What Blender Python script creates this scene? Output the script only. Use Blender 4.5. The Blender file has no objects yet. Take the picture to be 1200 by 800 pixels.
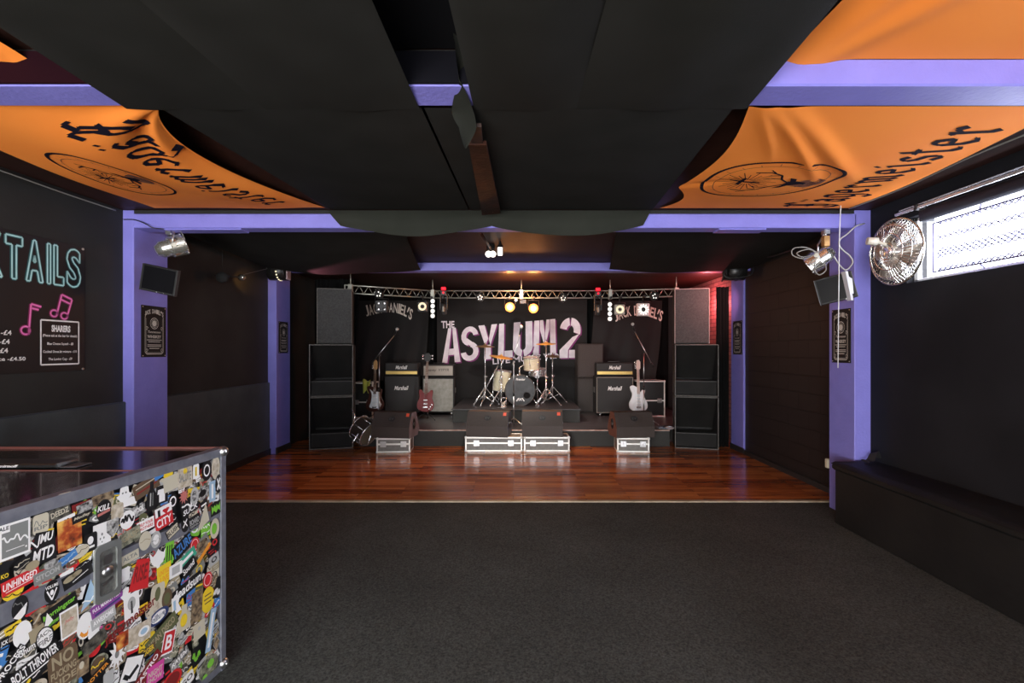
import bpy, bmesh, math, random
from mathutils import Vector, Matrix
R = math.radians; PI = math.pi; TAU = 2*math.pi
rnd = random.Random(7)
scene = bpy.context.scene
COL = scene.collection
CX, CY, F, EYE = 607.0, 410.0, 560.0, 1.6

def P(px, py, d):
    "a point at distance d (metres along the room) seen at that pixel of the survey photograph"
    return Vector(((px-CX)*d/F, d, EYE-(py-CY)*d/F))

# ------------------------------------------------------------------ materials
MATS = {}
def mat(name, col, rough=.6, metal=0, spec=.5, emit=None, estr=0, noise=None, bump=None, sheen=0, coat=0):
    """noise=(scale, colour2, detail) mixes a second colour; bump=(scale, strength)"""
    if name in MATS: return MATS[name]
    m = bpy.data.materials.new(name); m.use_nodes = True
    nt = m.node_tree; b = nt.nodes['Principled BSDF']
    b.inputs['Base Color'].default_value = (*col, 1)
    b.inputs['Roughness'].default_value = rough
    b.inputs['Metallic'].default_value = metal
    b.inputs['Specular IOR Level'].default_value = spec
    if coat: b.inputs['Coat Weight'].default_value = coat; b.inputs['Coat Roughness'].default_value = .05
    if emit: b.inputs['Emission Color'].default_value = (*emit, 1); b.inputs['Emission Strength'].default_value = estr
    tc = None
    if noise or bump:
        tc = nt.nodes.new('ShaderNodeTexCoord')
    if noise:
        n = nt.nodes.new('ShaderNodeTexNoise'); n.inputs['Scale'].default_value = noise[0]; n.inputs['Detail'].default_value = noise[2]
        r = nt.nodes.new('ShaderNodeValToRGB'); r.color_ramp.elements[0].position = .35; r.color_ramp.elements[1].position = .68
        r.color_ramp.elements[0].color = (*col, 1); r.color_ramp.elements[1].color = (*noise[1], 1)
        nt.links.new(tc.outputs['Object'], n.inputs['Vector']); nt.links.new(n.outputs['Fac'], r.inputs['Fac']); nt.links.new(r.outputs['Color'], b.inputs['Base Color'])
    if bump:
        n = nt.nodes.new('ShaderNodeTexNoise'); n.inputs['Scale'].default_value = bump[0]; n.inputs['Detail'].default_value = 3
        bp = nt.nodes.new('ShaderNodeBump'); bp.inputs['Strength'].default_value = bump[1]; bp.inputs['Distance'].default_value = .01
        nt.links.new(tc.outputs['Object'], n.inputs['Vector']); nt.links.new(n.outputs['Fac'], bp.inputs['Height']); nt.links.new(bp.outputs['Normal'], b.inputs['Normal'])
    MATS[name] = m
    return m

def srgb(r, g, b):
    f = lambda c: (c/255/12.92) if c <= 10 else (((c/255)+.055)/1.055)**2.4
    return (f(r), f(g), f(b))

# ------------------------------------------------------------------ mesh builder
ORG = {}
class MB:
    def __init__(s): s.v=[]; s.f=[]; s.m=[]; s.s=[]; s.M=Matrix.Identity(4); s.mi=0
    def add(s, vs, fs, m=None, smooth=False):
        o=len(s.v); s.v += [s.M @ Vector(p) for p in vs]
        for f in fs: s.f.append(tuple(i+o for i in f)); s.m.append(s.mi if m is None else m); s.s.append(smooth)
        return s
    def box(s, a, b, c=.004, m=None):
        "chamfered box between two opposite corners"
        lo=[min(a[i],b[i]) for i in range(3)]; hi=[max(a[i],b[i]) for i in range(3)]
        c=min(c, *[(hi[i]-lo[i])*.3 for i in range(3)])
        vs=[]; idx={}
        for ix in (0,1):
            for iy in (0,1):
                for iz in (0,1):
                    sg=(ix,iy,iz); p=[hi[k] if sg[k] else lo[k] for k in range(3)]
                    q=[p[k]+(-c if sg[k] else c) for k in range(3)]
                    for k in range(3):
                        w=list(q); w[k]=p[k]; idx[(ix,iy,iz,k)]=len(vs); vs.append(w)
        fs=[]
        for k in range(3):
            a_,b_=[j for j in range(3) if j!=k]
            for e in (0,1):
                l=[]
                for (u,w) in ((0,0),(1,0),(1,1),(0,1)):
                    t=[0,0,0]; t[k]=e; t[a_]=u; t[b_]=w; l.append(idx[(*t,k)])
                fs.append(l)
        for k in range(3):
            a_,b_=[j for j in range(3) if j!=k]
            for u in (0,1):
                for w in (0,1):
                    t0=[0,0,0]; t0[a_]=u; t0[b_]=w; t1=list(t0); t1[k]=1
                    fs.append([idx[(*t0,a_)],idx[(*t1,a_)],idx[(*t1,b_)],idx[(*t0,b_)]])
        for ix in (0,1):
            for iy in (0,1):
                for iz in (0,1): fs.append([idx[(ix,iy,iz,k)] for k in range(3)])
        return s.add(vs,fs,m)
    def cyl(s, a, b, r, r2=None, n=12, m=None, cap=True):
        a=Vector(a); b=Vector(b); r2=r if r2 is None else r2
        d=(b-a); 
        if d.length<1e-6: return s
        d.normalize(); u=d.orthogonal().normalized(); w=d.cross(u)
        vs=[a+(u*math.cos(TAU*i/n)+w*math.sin(TAU*i/n))*r for i in range(n)]+[b+(u*math.cos(TAU*i/n)+w*math.sin(TAU*i/n))*r2 for i in range(n)]
        s.add(vs,[(i,(i+1)%n,n+(i+1)%n,n+i) for i in range(n)],m,True)
        if cap: s.add(vs,[tuple(range(n)),tuple(range(n,2*n))],m)
        return s
    def tube(s, pts, r, n=6, m=None, closed=False):
        pts=[Vector(p) for p in pts]; N=len(pts); rings=[]; up=None
        for i,p in enumerate(pts):
            if closed: t=(pts[(i+1)%N]-pts[i-1])
            else: t=pts[min(i+1,N-1)]-pts[max(i-1,0)]
            t.normalize()
            u=t.orthogonal() if up is None else up-t*up.dot(t)
            u.normalize(); up=u; w=t.cross(u)
            rings+= [p+(u*math.cos(TAU*k/n)+w*math.sin(TAU*k/n))*r for k in range(n)]
        fs=[]
        for i in range(N if closed else N-1):
            j=(i+1)%N
            for k in range(n): fs.append((i*n+k,i*n+(k+1)%n,j*n+(k+1)%n,j*n+k))
        s.add(rings,fs,m,True)
        if not closed: s.add(rings,[tuple(range(n)),tuple(range((N-1)*n,N*n))],m)
        return s
    def lathe(s, prof, c=(0,0,0), axis=(0,0,1), n=24, m=None, smooth=True):
        "prof = [(radius, height along axis)]"
        c=Vector(c); d=Vector(axis).normalized(); u=d.orthogonal().normalized(); w=d.cross(u)
        vs=[]
        for r,h in prof:
            for i in range(n): vs.append(c+d*h+(u*math.cos(TAU*i/n)+w*math.sin(TAU*i/n))*max(r,1e-5))
        fs=[(j*n+i,j*n+(i+1)%n,(j+1)*n+(i+1)%n,(j+1)*n+i) for j in range(len(prof)-1) for i in range(n)]
        return s.add(vs,fs,m,smooth)
    def ball(s, c, r, n=14, sc=(1,1,1), m=None):
        vs=[]; h=n//2
        for j in range(h+1):
            t=PI*j/h
            for i in range(n): vs.append((c[0]+r*sc[0]*math.sin(t)*math.cos(TAU*i/n), c[1]+r*sc[1]*math.sin(t)*math.sin(TAU*i/n), c[2]+r*sc[2]*math.cos(t)))
        return s.add(vs,[(j*n+i,j*n+(i+1)%n,(j+1)*n+(i+1)%n,(j+1)*n+i) for j in range(h) for i in range(n)],m,True)
    def prism(s, poly, a, b, ax='y', m=None, m2=None):
        "2D polygon extruded between a and b along axis; poly axes are the two others in order"
        n=len(poly)
        def mk(p,h):
            return {'x':(h,p[0],p[1]),'y':(p[0],h,p[1]),'z':(p[0],p[1],h)}[ax]
        vs=[mk(p,a) for p in poly]+[mk(p,b) for p in poly]
        s.add(vs,[(i,(i+1)%n,n+(i+1)%n,n+i) for i in range(n)],m2 if m2 is not None else m)
        s.add(vs,[tuple(range(n)),tuple(range(n,2*n))],m)
        return s
    def grid(s, fn, nu, nv, m=None, smooth=True):
        vs=[fn(i/nu,j/nv) for i in range(nu+1) for j in range(nv+1)]
        return s.add(vs,[(i*(nv+1)+j,(i+1)*(nv+1)+j,(i+1)*(nv+1)+j+1,i*(nv+1)+j+1) for i in range(nu) for j in range(nv)],m,smooth)
    def poly(s, pts, m=None): return s.add(pts,[tuple(range(len(pts)))],m)
    def shape(s, pts, mp, m=None):
        "flat outline laid on a surface by the mapping"
        return s.poly([mp(*p) for p in pts],m)
    def text(s, txt, mp, x0, y0, x1, y1, m=None, bold=0, shear=0, sub=0, q=None):
        "lettering fitted into the box x0..x1, y0..y1 of the surface map mp(x,y)"
        vs,fs,w,h=text_geo(txt,bold,shear,sub)
        o=[mp(x0+(x1-x0)*(a/w), y0+(y1-y0)*(b/h)) if q is None else q(a/w,b/h) for a,b in vs]
        return s.add(o,fs,m)
    def stroke(s, pts, mp, w, m=None, nib=None, seg=1):
        "a pen line: nib=(dx,dy) makes a broad-nib stroke, otherwise a line w wide"
        for (a,b) in zip(pts[:-1],pts[1:]):
            for k in range(seg):
                p=(a[0]+(b[0]-a[0])*k/seg,a[1]+(b[1]-a[1])*k/seg); q=(a[0]+(b[0]-a[0])*(k+1)/seg,a[1]+(b[1]-a[1])*(k+1)/seg)
                if nib: nx,ny=nib
                else:
                    dx,dy=q[0]-p[0],q[1]-p[1]; L=math.hypot(dx,dy) or 1; nx,ny=-dy/L*w/2,dx/L*w/2
                s.add([mp(p[0]-nx,p[1]-ny),mp(q[0]-nx,q[1]-ny),mp(q[0]+nx,q[1]+ny),mp(p[0]+nx,p[1]+ny)],[(0,1,2,3)],m)
        return s
    def build(s, name, mats, parent=None, kind=None, recalc=True):
        if not isinstance(mats,(list,tuple)): mats=[mats]
        me=bpy.data.meshes.new(name)
        if parent is not None: org=ORG.get(parent.name,Vector((0,0,0)))
        else:
            xs=[v.x for v in s.v]; ys=[v.y for v in s.v]; zs=[v.z for v in s.v]
            org=Vector(((min(xs)+max(xs))/2,(min(ys)+max(ys))/2,min(zs)))
        me.from_pydata([v-org for v in s.v],[],s.f)
        for mm in mats: me.materials.append(mm)
        me.polygons.foreach_set('material_index',s.m); me.polygons.foreach_set('use_smooth',s.s)
        if recalc:
            bm=bmesh.new(); bm.from_mesh(me); bmesh.ops.remove_doubles(bm,verts=bm.verts,dist=1e-6) if len(s.v)<20000 else None
            bmesh.ops.recalc_face_normals(bm,faces=bm.faces); bm.to_mesh(me); bm.free()
        me.update()
        o=bpy.data.objects.new(name,me); COL.objects.link(o)
        if parent is not None: o.parent=parent; ORG[o.name]=org
        else: o.location=org; ORG[o.name]=org
        if kind: o['kind']=kind
        return o

TXT={}
def text_geo(txt,bold=0,shear=0,sub=0):
    key=(txt,bold,shear,sub)
    if key in TXT: return TXT[key]
    cu=bpy.data.curves.new('lettering','FONT'); cu.body=txt; cu.size=1; cu.resolution_u=3; cu.offset=bold; cu.shear=shear
    o=bpy.data.objects.new('lettering',cu); COL.objects.link(o)
    dg=bpy.context.evaluated_depsgraph_get(); dg.update()
    me=bpy.data.meshes.new_from_object(o.evaluated_get(dg))
    if sub:
        bm=bmesh.new(); bm.from_mesh(me)
        xs=[v.co.x for v in bm.verts]
        x=min(xs)
        while x<max(xs):
            g=bm.verts[:]+bm.edges[:]+bm.faces[:]
            bmesh.ops.bisect_plane(bm,geom=g,plane_co=(x,0,0),plane_no=(1,0,0)); x+=sub
        bm.to_mesh(me); bm.free()
    vs=[(v.co.x,v.co.y) for v in me.vertices]; fs=[tuple(p.vertices) for p in me.polygons]
    x0=min(a for a,b in vs); y0=min(b for a,b in vs); x1=max(a for a,b in vs); y1=max(b for a,b in vs)
    vs=[(a-x0,b-y0) for a,b in vs]
    bpy.data.objects.remove(o); bpy.data.curves.remove(cu); bpy.data.meshes.remove(me)
    TXT[key]=(vs,fs,x1-x0,y1-y0); return TXT[key]

def tag(o,label,cat,group=None):
    o['label']=label; o['category']=cat
    if group: o['group']=group
    return o
def thing(name,label,cat,loc=(0,0,0),group=None,local=False):
    o=bpy.data.objects.new(name,None); COL.objects.link(o); o.empty_display_size=.1
    o.location=loc; ORG[o.name]=Vector((0,0,0)) if local else Vector(loc)
    return tag(o,label,cat,group)
def kids(o): return [c for c in bpy.data.objects if c.parent==o]
def copy_tree(o,parent=None):
    c=o.copy(); COL.objects.link(c); c.parent=parent
    ORG[c.name]=ORG.get(o.name,Vector())
    for ch in kids(o): copy_tree(ch,c)
    return c
def struct(name,mb,mats): return mb.build(name,mats,None,'structure')

# ------------------------------------------------------------------ shared materials
black_paint = mat('black_wall_paint',(.019,.0187,.0172),.65,spec=.3,noise=(2.2,(.028,.0275,.025),4),bump=(35,.12))
dado_paint  = mat('black_dado_paint',(.034,.045,.048),.5,noise=(3,(.055,.072,.076),5),bump=(30,.15))
purple      = mat('purple_gloss_paint',(.180,.170,.53),.45,noise=(5,(.20,.19,.575),3),bump=(45,.25))
purple_dk   = mat('purple_paint_scuffed',(.16,.145,.47),.45,noise=(4,(.22,.20,.58),4),bump=(40,.2))
blk         = mat('black_satin',(.012,.012,.012),.4)
blk_matte   = mat('black_matte',(.010,.010,.010),.85)
blk_plastic = mat('black_plastic',(.02,.02,.02),.35)
cloth_blk   = mat('black_drape_cloth',(.0125,.0125,.0110),.9,spec=.12,noise=(3,(.017,.017,.0155),3),bump=(300,.15))
cloth_green = mat('faded_black_cloth',(.018,.0195,.0155),.9,spec=.1,noise=(2,(.023,.0245,.0195),3),bump=(300,.15))
curtain_blk = mat('black_stage_curtain',(.0055,.0055,.0055),.95,spec=.1)
chrome      = mat('chrome',(.88,.88,.88),.22,.8)
steel       = mat('brushed_steel',(.55,.55,.55),.35,1)
alu         = mat('aluminium_edging',(.86,.85,.80),.4,.35)
white_mat   = mat('white_print',(.80,.79,.77),.6)
cream_print = mat('cream_print',(.72,.68,.60),.6)
red_mat     = mat('red_print',(.62,.02,.03),.5)
tolex       = mat('black_tolex',(.014,.0135,.013),.6,bump=(500,.4))
grille_blk  = mat('black_grille_cloth',(.020,.020,.020),.8,noise=(180,(.03,.03,.03),2))
gold        = mat('gold_panel',(.70,.50,.16),.35,.7)
carpetblk   = mat('black_carpet_covering',(.030,.030,.028),.95,noise=(240,(.050,.050,.046),2),bump=(260,.6))
# ================================================================== THE SETTING
def nodes_of(m): return m.node_tree.nodes, m.node_tree.links
def carpet_mat():
    m=mat('charcoal_carpet',(.022,.0235,.022),.95,spec=.15); n,l=nodes_of(m); b=n['Principled BSDF']
    tc=n.new('ShaderNodeTexCoord')
    a=n.new('ShaderNodeTexNoise'); a.inputs['Scale'].default_value=85; a.inputs['Detail'].default_value=4; a.inputs['Roughness'].default_value=.8
    c=n.new('ShaderNodeTexNoise'); c.inputs['Scale'].default_value=1.6; c.inputs['Detail'].default_value=4
    r=n.new('ShaderNodeValToRGB'); r.color_ramp.elements[0].position=.36; r.color_ramp.elements[0].color=(.024,.0265,.025,1); r.color_ramp.elements[1].position=.70; r.color_ramp.elements[1].color=(.105,.112,.105,1)
    mr=n.new('ShaderNodeMapRange'); mr.inputs['From Min'].default_value=.3; mr.inputs['From Max'].default_value=.7; mr.inputs['To Min'].default_value=.85; mr.inputs['To Max'].default_value=1.15
    mx=n.new('ShaderNodeVectorMath'); mx.operation='SCALE'
    l.new(tc.outputs['Object'],a.inputs['Vector']); l.new(tc.outputs['Object'],c.inputs['Vector']); l.new(a.outputs['Fac'],r.inputs['Fac'])
    l.new(c.outputs['Fac'],mr.inputs['Value']); l.new(r.outputs['Color'],mx.inputs[0]); l.new(mr.outputs['Result'],mx.inputs['Scale']); l.new(mx.outputs['Vector'],b.inputs['Base Color'])
    bp=n.new('ShaderNodeBump'); bp.inputs['Strength'].default_value=.7; bp.inputs['Distance'].default_value=.01; l.new(a.outputs['Fac'],bp.inputs['Height']); l.new(bp.outputs['Normal'],b.inputs['Normal'])
    return m
def wood_mat():
    m=mat('varnished_dance_floor',(.1,.03,.01),.22); n,l=nodes_of(m); b=n['Principled BSDF']
    tc=n.new('ShaderNodeTexCoord')
    br=n.new('ShaderNodeTexBrick'); br.offset=.37; br.inputs['Scale'].default_value=1; br.inputs['Brick Width'].default_value=1.25; br.inputs['Row Height'].default_value=.085
    br.inputs['Mortar Size'].default_value=.0022; br.inputs['Color1'].default_value=(0,0,0,1); br.inputs['Color2'].default_value=(1,1,1,1); br.inputs['Mortar'].default_value=(0,0,0,1)
    mp=n.new('ShaderNodeMapping'); mp.inputs['Scale'].default_value=(1.5,22,1)
    a=n.new('ShaderNodeTexNoise'); a.inputs['Scale'].default_value=2.2; a.inputs['Detail'].default_value=6; a.inputs['Roughness'].default_value=.65
    mx=n.new('ShaderNodeMath'); mx.operation='ADD'
    sc=n.new('ShaderNodeMath'); sc.operation='MULTIPLY'; sc.inputs[1].default_value=.45
    r=n.new('ShaderNodeValToRGB'); e=r.color_ramp.elements; e[0].position=.30; e[0].color=(.085,.020,.006,1); e[1].position=.95; e[1].color=(.62,.22,.058,1)
    k=e.new(.6); k.color=(.33,.088,.023,1)
    l.new(tc.outputs['Object'],br.inputs['Vector']); l.new(tc.outputs['Object'],mp.inputs['Vector']); l.new(mp.outputs['Vector'],a.inputs['Vector'])
    l.new(br.outputs['Color'],sc.inputs[0]); l.new(sc.outputs[0],mx.inputs[0]); l.new(a.outputs['Fac'],mx.inputs[1]); l.new(mx.outputs[0],r.inputs['Fac'])
    mo=n.new('ShaderNodeMix'); mo.data_type='RGBA'; mo.inputs['B'].default_value=(.012,.004,.002,1); l.new(br.outputs['Fac'],mo.inputs['Factor']); l.new(r.outputs['Color'],mo.inputs['A']); l.new(mo.outputs['Result'],b.inputs['Base Color'])
    bp=n.new('ShaderNodeBump'); bp.inputs['Strength'].default_value=.12; bp.inputs['Distance'].default_value=.004; l.new(a.outputs['Fac'],bp.inputs['Height']); l.new(bp.outputs['Normal'],b.inputs['Normal'])
    rr=n.new('ShaderNodeMapRange'); rr.inputs['To Min'].default_value=.11; rr.inputs['To Max'].default_value=.25; l.new(a.outputs['Fac'],rr.inputs['Value']); l.new(rr.outputs['Result'],b.inputs['Roughness'])
    return m
def block_mat(name,c1,c2,mortar,axes,rough=.5,bw=.44,bh=.215,bumps=.6):
    m=mat(name,c1,rough); n,l=nodes_of(m); b=n['Principled BSDF']
    tc=n.new('ShaderNodeTexCoord'); sp=n.new('ShaderNodeSeparateXYZ'); cb=n.new('ShaderNodeCombineXYZ')
    l.new(tc.outputs['Object'],sp.inputs[0]); l.new(sp.outputs[axes[0]],cb.inputs[0]); l.new(sp.outputs[axes[1]],cb.inputs[1])
    br=n.new('ShaderNodeTexBrick'); br.inputs['Scale'].default_value=1; br.inputs['Brick Width'].default_value=bw; br.inputs['Row Height'].default_value=bh; br.inputs['Mortar Size'].default_value=.008
    br.inputs['Color1'].default_value=(*c1,1); br.inputs['Color2'].default_value=(*c2,1); br.inputs['Mortar'].default_value=(*mortar,1)
    l.new(cb.outputs[0],br.inputs['Vector']); l.new(br.outputs['Color'],b.inputs['Base Color'])
    bp=n.new('ShaderNodeBump'); bp.invert=True; bp.inputs['Strength'].default_value=bumps; bp.inputs['Distance'].default_value=.01; l.new(br.outputs['Fac'],bp.inputs['Height']); l.new(bp.outputs['Normal'],b.inputs['Normal'])
    return m
def ceil_mat():
    m=mat('dark_glossy_ceiling',(.020,.012,.010),.55,spec=.16); n,l=nodes_of(m); b=n['Principled BSDF']
    tc=n.new('ShaderNodeTexCoord'); a=n.new('ShaderNodeTexNoise'); a.inputs['Scale'].default_value=7; a.inputs['Detail'].default_value=8; a.inputs['Roughness'].default_value=.75
    r=n.new('ShaderNodeValToRGB'); e=r.color_ramp.elements; e[0].position=.3; e[0].color=(.018,.008,.006,1); e[1].position=.82; e[1].color=(.30,.24,.17,1); k=e.new(.70); k.color=(.040,.015,.011,1)
    l.new(tc.outputs['Object'],a.inputs['Vector']); l.new(a.outputs['Fac'],r.inputs['Fac']); l.new(r.outputs['Color'],b.inputs['Base Color'])
    bp=n.new('ShaderNodeBump'); bp.inputs['Strength'].default_value=.25; bp.inputs['Distance'].default_value=.006; l.new(a.outputs['Fac'],bp.inputs['Height']); l.new(bp.outputs['Normal'],b.inputs['Normal'])
    return m
ceil_m=ceil_mat()
blocks=block_mat('black_painted_blockwork',(.013,.0095,.009),(.016,.012,.011),(.007,.005,.005),(1,2),.55)
pinkbrick=block_mat('painted_brickwork',(.22,.13,.12),(.28,.17,.15),(.10,.06,.06),(1,2),.6,.22,.075)
trimwood=mat('pale_threshold_strip',(.42,.36,.26),.5,noise=(9,(.30,.25,.17),4))

ZC=2.92          # ceiling
struct('floor', MB().box((-4,-4.2,-.1),(3.9,5.04,0)), [carpet_mat()])
struct('floor.001', MB().box((-4,5.06,-.1),(3.9,11.5,.004)), [wood_mat()])
struct('trim_1', MB().box((-3.9,5.02,-.02),(3.4,5.075,.011),.004), [trimwood])
struct('ceiling', MB().box((-4.1,-4.2,ZC),(4.0,11.5,ZC+.12)), [ceil_m])
w=MB(); w.box((-4.1,-4.1,0),(-3.72,4.55,ZC)); w.box((-4.1,4.55,0),(-3.84,11.4,ZC))
struct('wall_left', w, [black_paint])
w=MB(); w.box((-3.73,-4.0,0),(-3.692,4.52,1.115),.012); w.box((-3.86,4.94,0),(-3.812,7.36,1.105),.012)
struct('trim_2', w, [dado_paint])
w=MB(); w.box((3.32,-4.1,0),(3.41,4.55,2.17)); w.box((3.32,-4.1,2.72),(3.41,4.55,ZC)); w.box((3.32,4.08,2.16),(3.41,4.55,2.73)); w.box((3.32,-4.1,2.16),(3.41,.9,2.73))
struct('wall_right', w, [mat('black_wall_paint_eggshell',(.007,.0072,.0088),.7,spec=.2,noise=(2.2,(.011,.0112,.0135),4),bump=(28,.06))])
struct('wall_right.001', MB().box((3.5,4.55,0),(3.9,7.82,ZC)), [blocks])
struct('wall_right.002', MB().box((3.66,7.8,0),(3.9,11.4,ZC)), [pinkbrick])
struct('wall_stage', MB().box((-4.1,11.3,0),(3.9,11.45,ZC)), [black_paint])
# entrance wall behind the camera: glazed door and windows that let the day in
w=MB(); y0,y1=-4.2,-4.05
w.box((-4.1,y0,0),(-3.3,y1,ZC)); w.box((-3.3,y0,2.55),(3.1,y1,ZC)); w.box((3.1,y0,0),(3.9,y1,ZC)); w.box((-.5,y0,0),(.1,y1,2.6)); w.box((.1,y0,0),(3.1,y1,.55))
struct('wall_entrance', w, [black_paint])
def frame_xz(mb,x0,x1,z0,z1,y,t=.06,nx=2,nz=1):
    for i in range(nx+1):
        x=x0+(x1-x0)*i/nx; mb.box((x-t/2,y-.03,z0),(x+t/2,y+.03,z1))
    for j in range(nz+1):
        z=z0+(z1-z0)*j/nz; mb.box((x0,y-.028,z-t/2),(x1,y+.028,z+t/2))
frame_grey=mat('grey_window_frame',(.25,.25,.26),.4)
w=MB(); frame_xz(w,-3.3,-.5,0.03,2.55,-4.12,nx=3,nz=2); struct('door_1',w,[frame_grey])
w=MB(); frame_xz(w,.1,3.1,.55,2.55,-4.12,nx=3,nz=1); struct('window_1',w,[frame_grey])
# skirting
w=MB(); w.box((-3.84,4.96,0),(-3.795,7.36,.09)); w.box((-3.74,-4,0),(-3.675,4.5,.1)); w.box((-3.72,7.33,0),(-3.70,7.80,.10)); struct('baseboard_left',w,[blk_plastic])
w=MB(); w.box((3.46,4.96,0),(3.505,7.36,.07)); w.box((3.455,7.33,0),(3.475,7.80,.09)); struct('baseboard_right',w,[blk_plastic])

# ---- purple pillars and beams
def pillar(n,x0,x1,ya,yb,z0=0):
    mb=MB(); mb.box((x0,ya,z0),(x1,yb,ZC-.002),.006); return struct(n,mb,[purple])
pillar('trim_3',-3.86,-3.62,4.5,4.94); pillar('trim_4',3.17,3.55,4.5,4.87)
pillar('trim_5',-3.9,-3.71,7.34,7.78,0); pillar('trim_6',3.47,3.7,7.36,7.78,0)
def beam(n,x0,x1,ya,yb,zb,zt,dark=True):
    mb=MB(); mb.box((x0,ya,zb),(x1,yb,zt),.008,0)
    if dark: mb.box((x0,ya+.006,zt-.001),(x1,yb,ZC-.002),.002,1)
    return struct(n,mb,[purple,blk_matte])
beam('trim_7',-3.73,3.34,2.09,2.27,2.757,2.876)
mb=MB(); mb.box((-3.7,2.074,2.760),(-1.2,2.089,2.90),.003); struct('trim_12',mb,[mat('maroon_beam_shade',(.010,.002,.004),.9,spec=.05)])  # dark slab added for the shade on the beam's left front
beam('trim_8',-3.63,3.19,4.5,4.67,2.75,2.885)
mb=MB(); mb.box((-3.35,4.52,2.737),(-2.62,4.66,2.752),.003); struct('trim_9',mb,[purple])
mb=MB(); mb.box((1.9,4.52,2.737),(2.35,4.66,2.752),.003); struct('trim_10',mb,[purple])
beam('trim_11',-3.75,3.5,7.18,7.40,2.79,2.915,False)

mb=MB(); mb.box((-1.2,2.074,2.760),(-.18,2.089,2.90),.003); struct('trim_13',mb,[mat('black_beam_shade',(.004,.004,.006),.9,spec=.05)])  # shade on the middle of the beam front, put in as a black slab
# ---- strip window in the right-hand wall
pane=mat('window_glass',(1,1,1),.02); pane.node_tree.nodes['Principled BSDF'].inputs['Transmission Weight'].default_value=1
pane.node_tree.nodes['Principled BSDF'].inputs['IOR'].default_value=1.02
w=MB()
for (a,b,c,d) in ((.9,4.08,2.17,2.20),(.9,4.08,2.69,2.72)): w.box((3.385,a,c),(3.425,b,d),m=0)
for y in (.92,1.95,2.98,4.065): w.box((3.385,y-.02,2.17),(3.425,y+.02,2.72),m=0)
struct('window_2',w,[mat('white_window_frame',(.8,.8,.82),.4)])

# ================================================================== FABRIC OVERHEAD
orange=mat('orange_flag_cloth',(.98,.305,.052),.85,noise=(1.2,(.97,.275,.045),2),bump=(400,.1))
orange.node_tree.nodes['Principled BSDF'].inputs['Specular IOR Level'].default_value=.12
inkblk=mat('navy_black_flag_ink',(.010,.008,.016),.95,spec=.05)
inkthin=mat('faded_flag_ink',(.20,.06,.015),.8)

def lerp(a,b,t): return a+(b-a)*t
# black-letter alphabet drawn with a broad nib; each glyph on a unit x-height, width second
GL={
'J':([[(1.15,1.50),(.85,1.75),(.60,1.42),(.25,1.62),(.05,1.40)],[(.66,1.45),(.60,1.0),(.74,.7),(.66,.1),(.40,-.25),(.05,-.15),(-.1,.1)],[(.38,1.35),(.34,.25),(.50,.1)],[(.2,.85),(.66,.75)]],1.2),
'a':([[(.12,.82),(.35,1.0),(.62,.8),(.60,.15),(.78,.0)],[(.58,.5),(.25,.62),(.10,.38),(.15,.12),(.34,.0),(.58,.22)]],.85),
'g':([[(.62,.95),(.30,1.0),(.10,.78),(.12,.25),(.35,.05),(.60,.25)],[(.48,1.0),(.64,.85),(.62,-.2),(.40,-.45),(.08,-.32)]],.80),
'e':([[(.60,.62),(.48,.95),(.25,.95),(.10,.72),(.12,.22),(.35,.0),(.62,.15)],[(.14,.50),(.60,.62)]],.74),
'r':([[(.06,.85),(.22,1.0),(.24,.12),(.40,.0)],[(.24,.75),(.50,1.0),(.68,.85)]],.72),
'm':([[(.05,.85),(.18,1.0),(.20,.12),(.30,.0)],[(.20,.75),(.45,1.0),(.52,.9),(.52,.12),(.62,.0)],[(.52,.75),(.78,1.0),(.86,.9),(.86,.12),(1.0,.0)]],1.12),
'i':([[(.05,.85),(.18,1.0),(.20,.12),(.36,.0)],[(.18,1.32),(.24,1.24)]],.46),
's':([[(.60,.9),(.38,1.02),(.14,.80),(.22,.58),(.52,.46),(.56,.18),(.36,.0),(.08,.14)]],.70),
't':([[(.24,1.35),(.22,.15),(.38,.0),(.55,.1)],[(.04,.95),(.50,1.0)]],.60)}
def blackletter(mb,word,mp,m=1,nib=(.10,.10),seg=3):
    "mp(s,t): s runs 0..1 along the word, t = 1 at x-height"
    tot=sum(GL['a' if c=='\u00e4' else c][1] for c in word)+.12*len(word); x=0
    for c in word:
        g,wd=GL['a' if c=='\u00e4' else c]
        for st in g:
            mb.stroke(st,lambda a,b:mp((x+a)/tot,b),0,m,nib,seg); mb.stroke(st,lambda a,b:mp((x+a)/tot,b),.11,m,None,seg)
        if c=='\u00e4':
            for dx in (.22,.55): mb.shape([(dx-.09,1.38),(dx,1.50),(dx+.09,1.38),(dx,1.26)],lambda a,b:mp((x+a)/tot,b),m)
        x+=wd+.12
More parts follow.
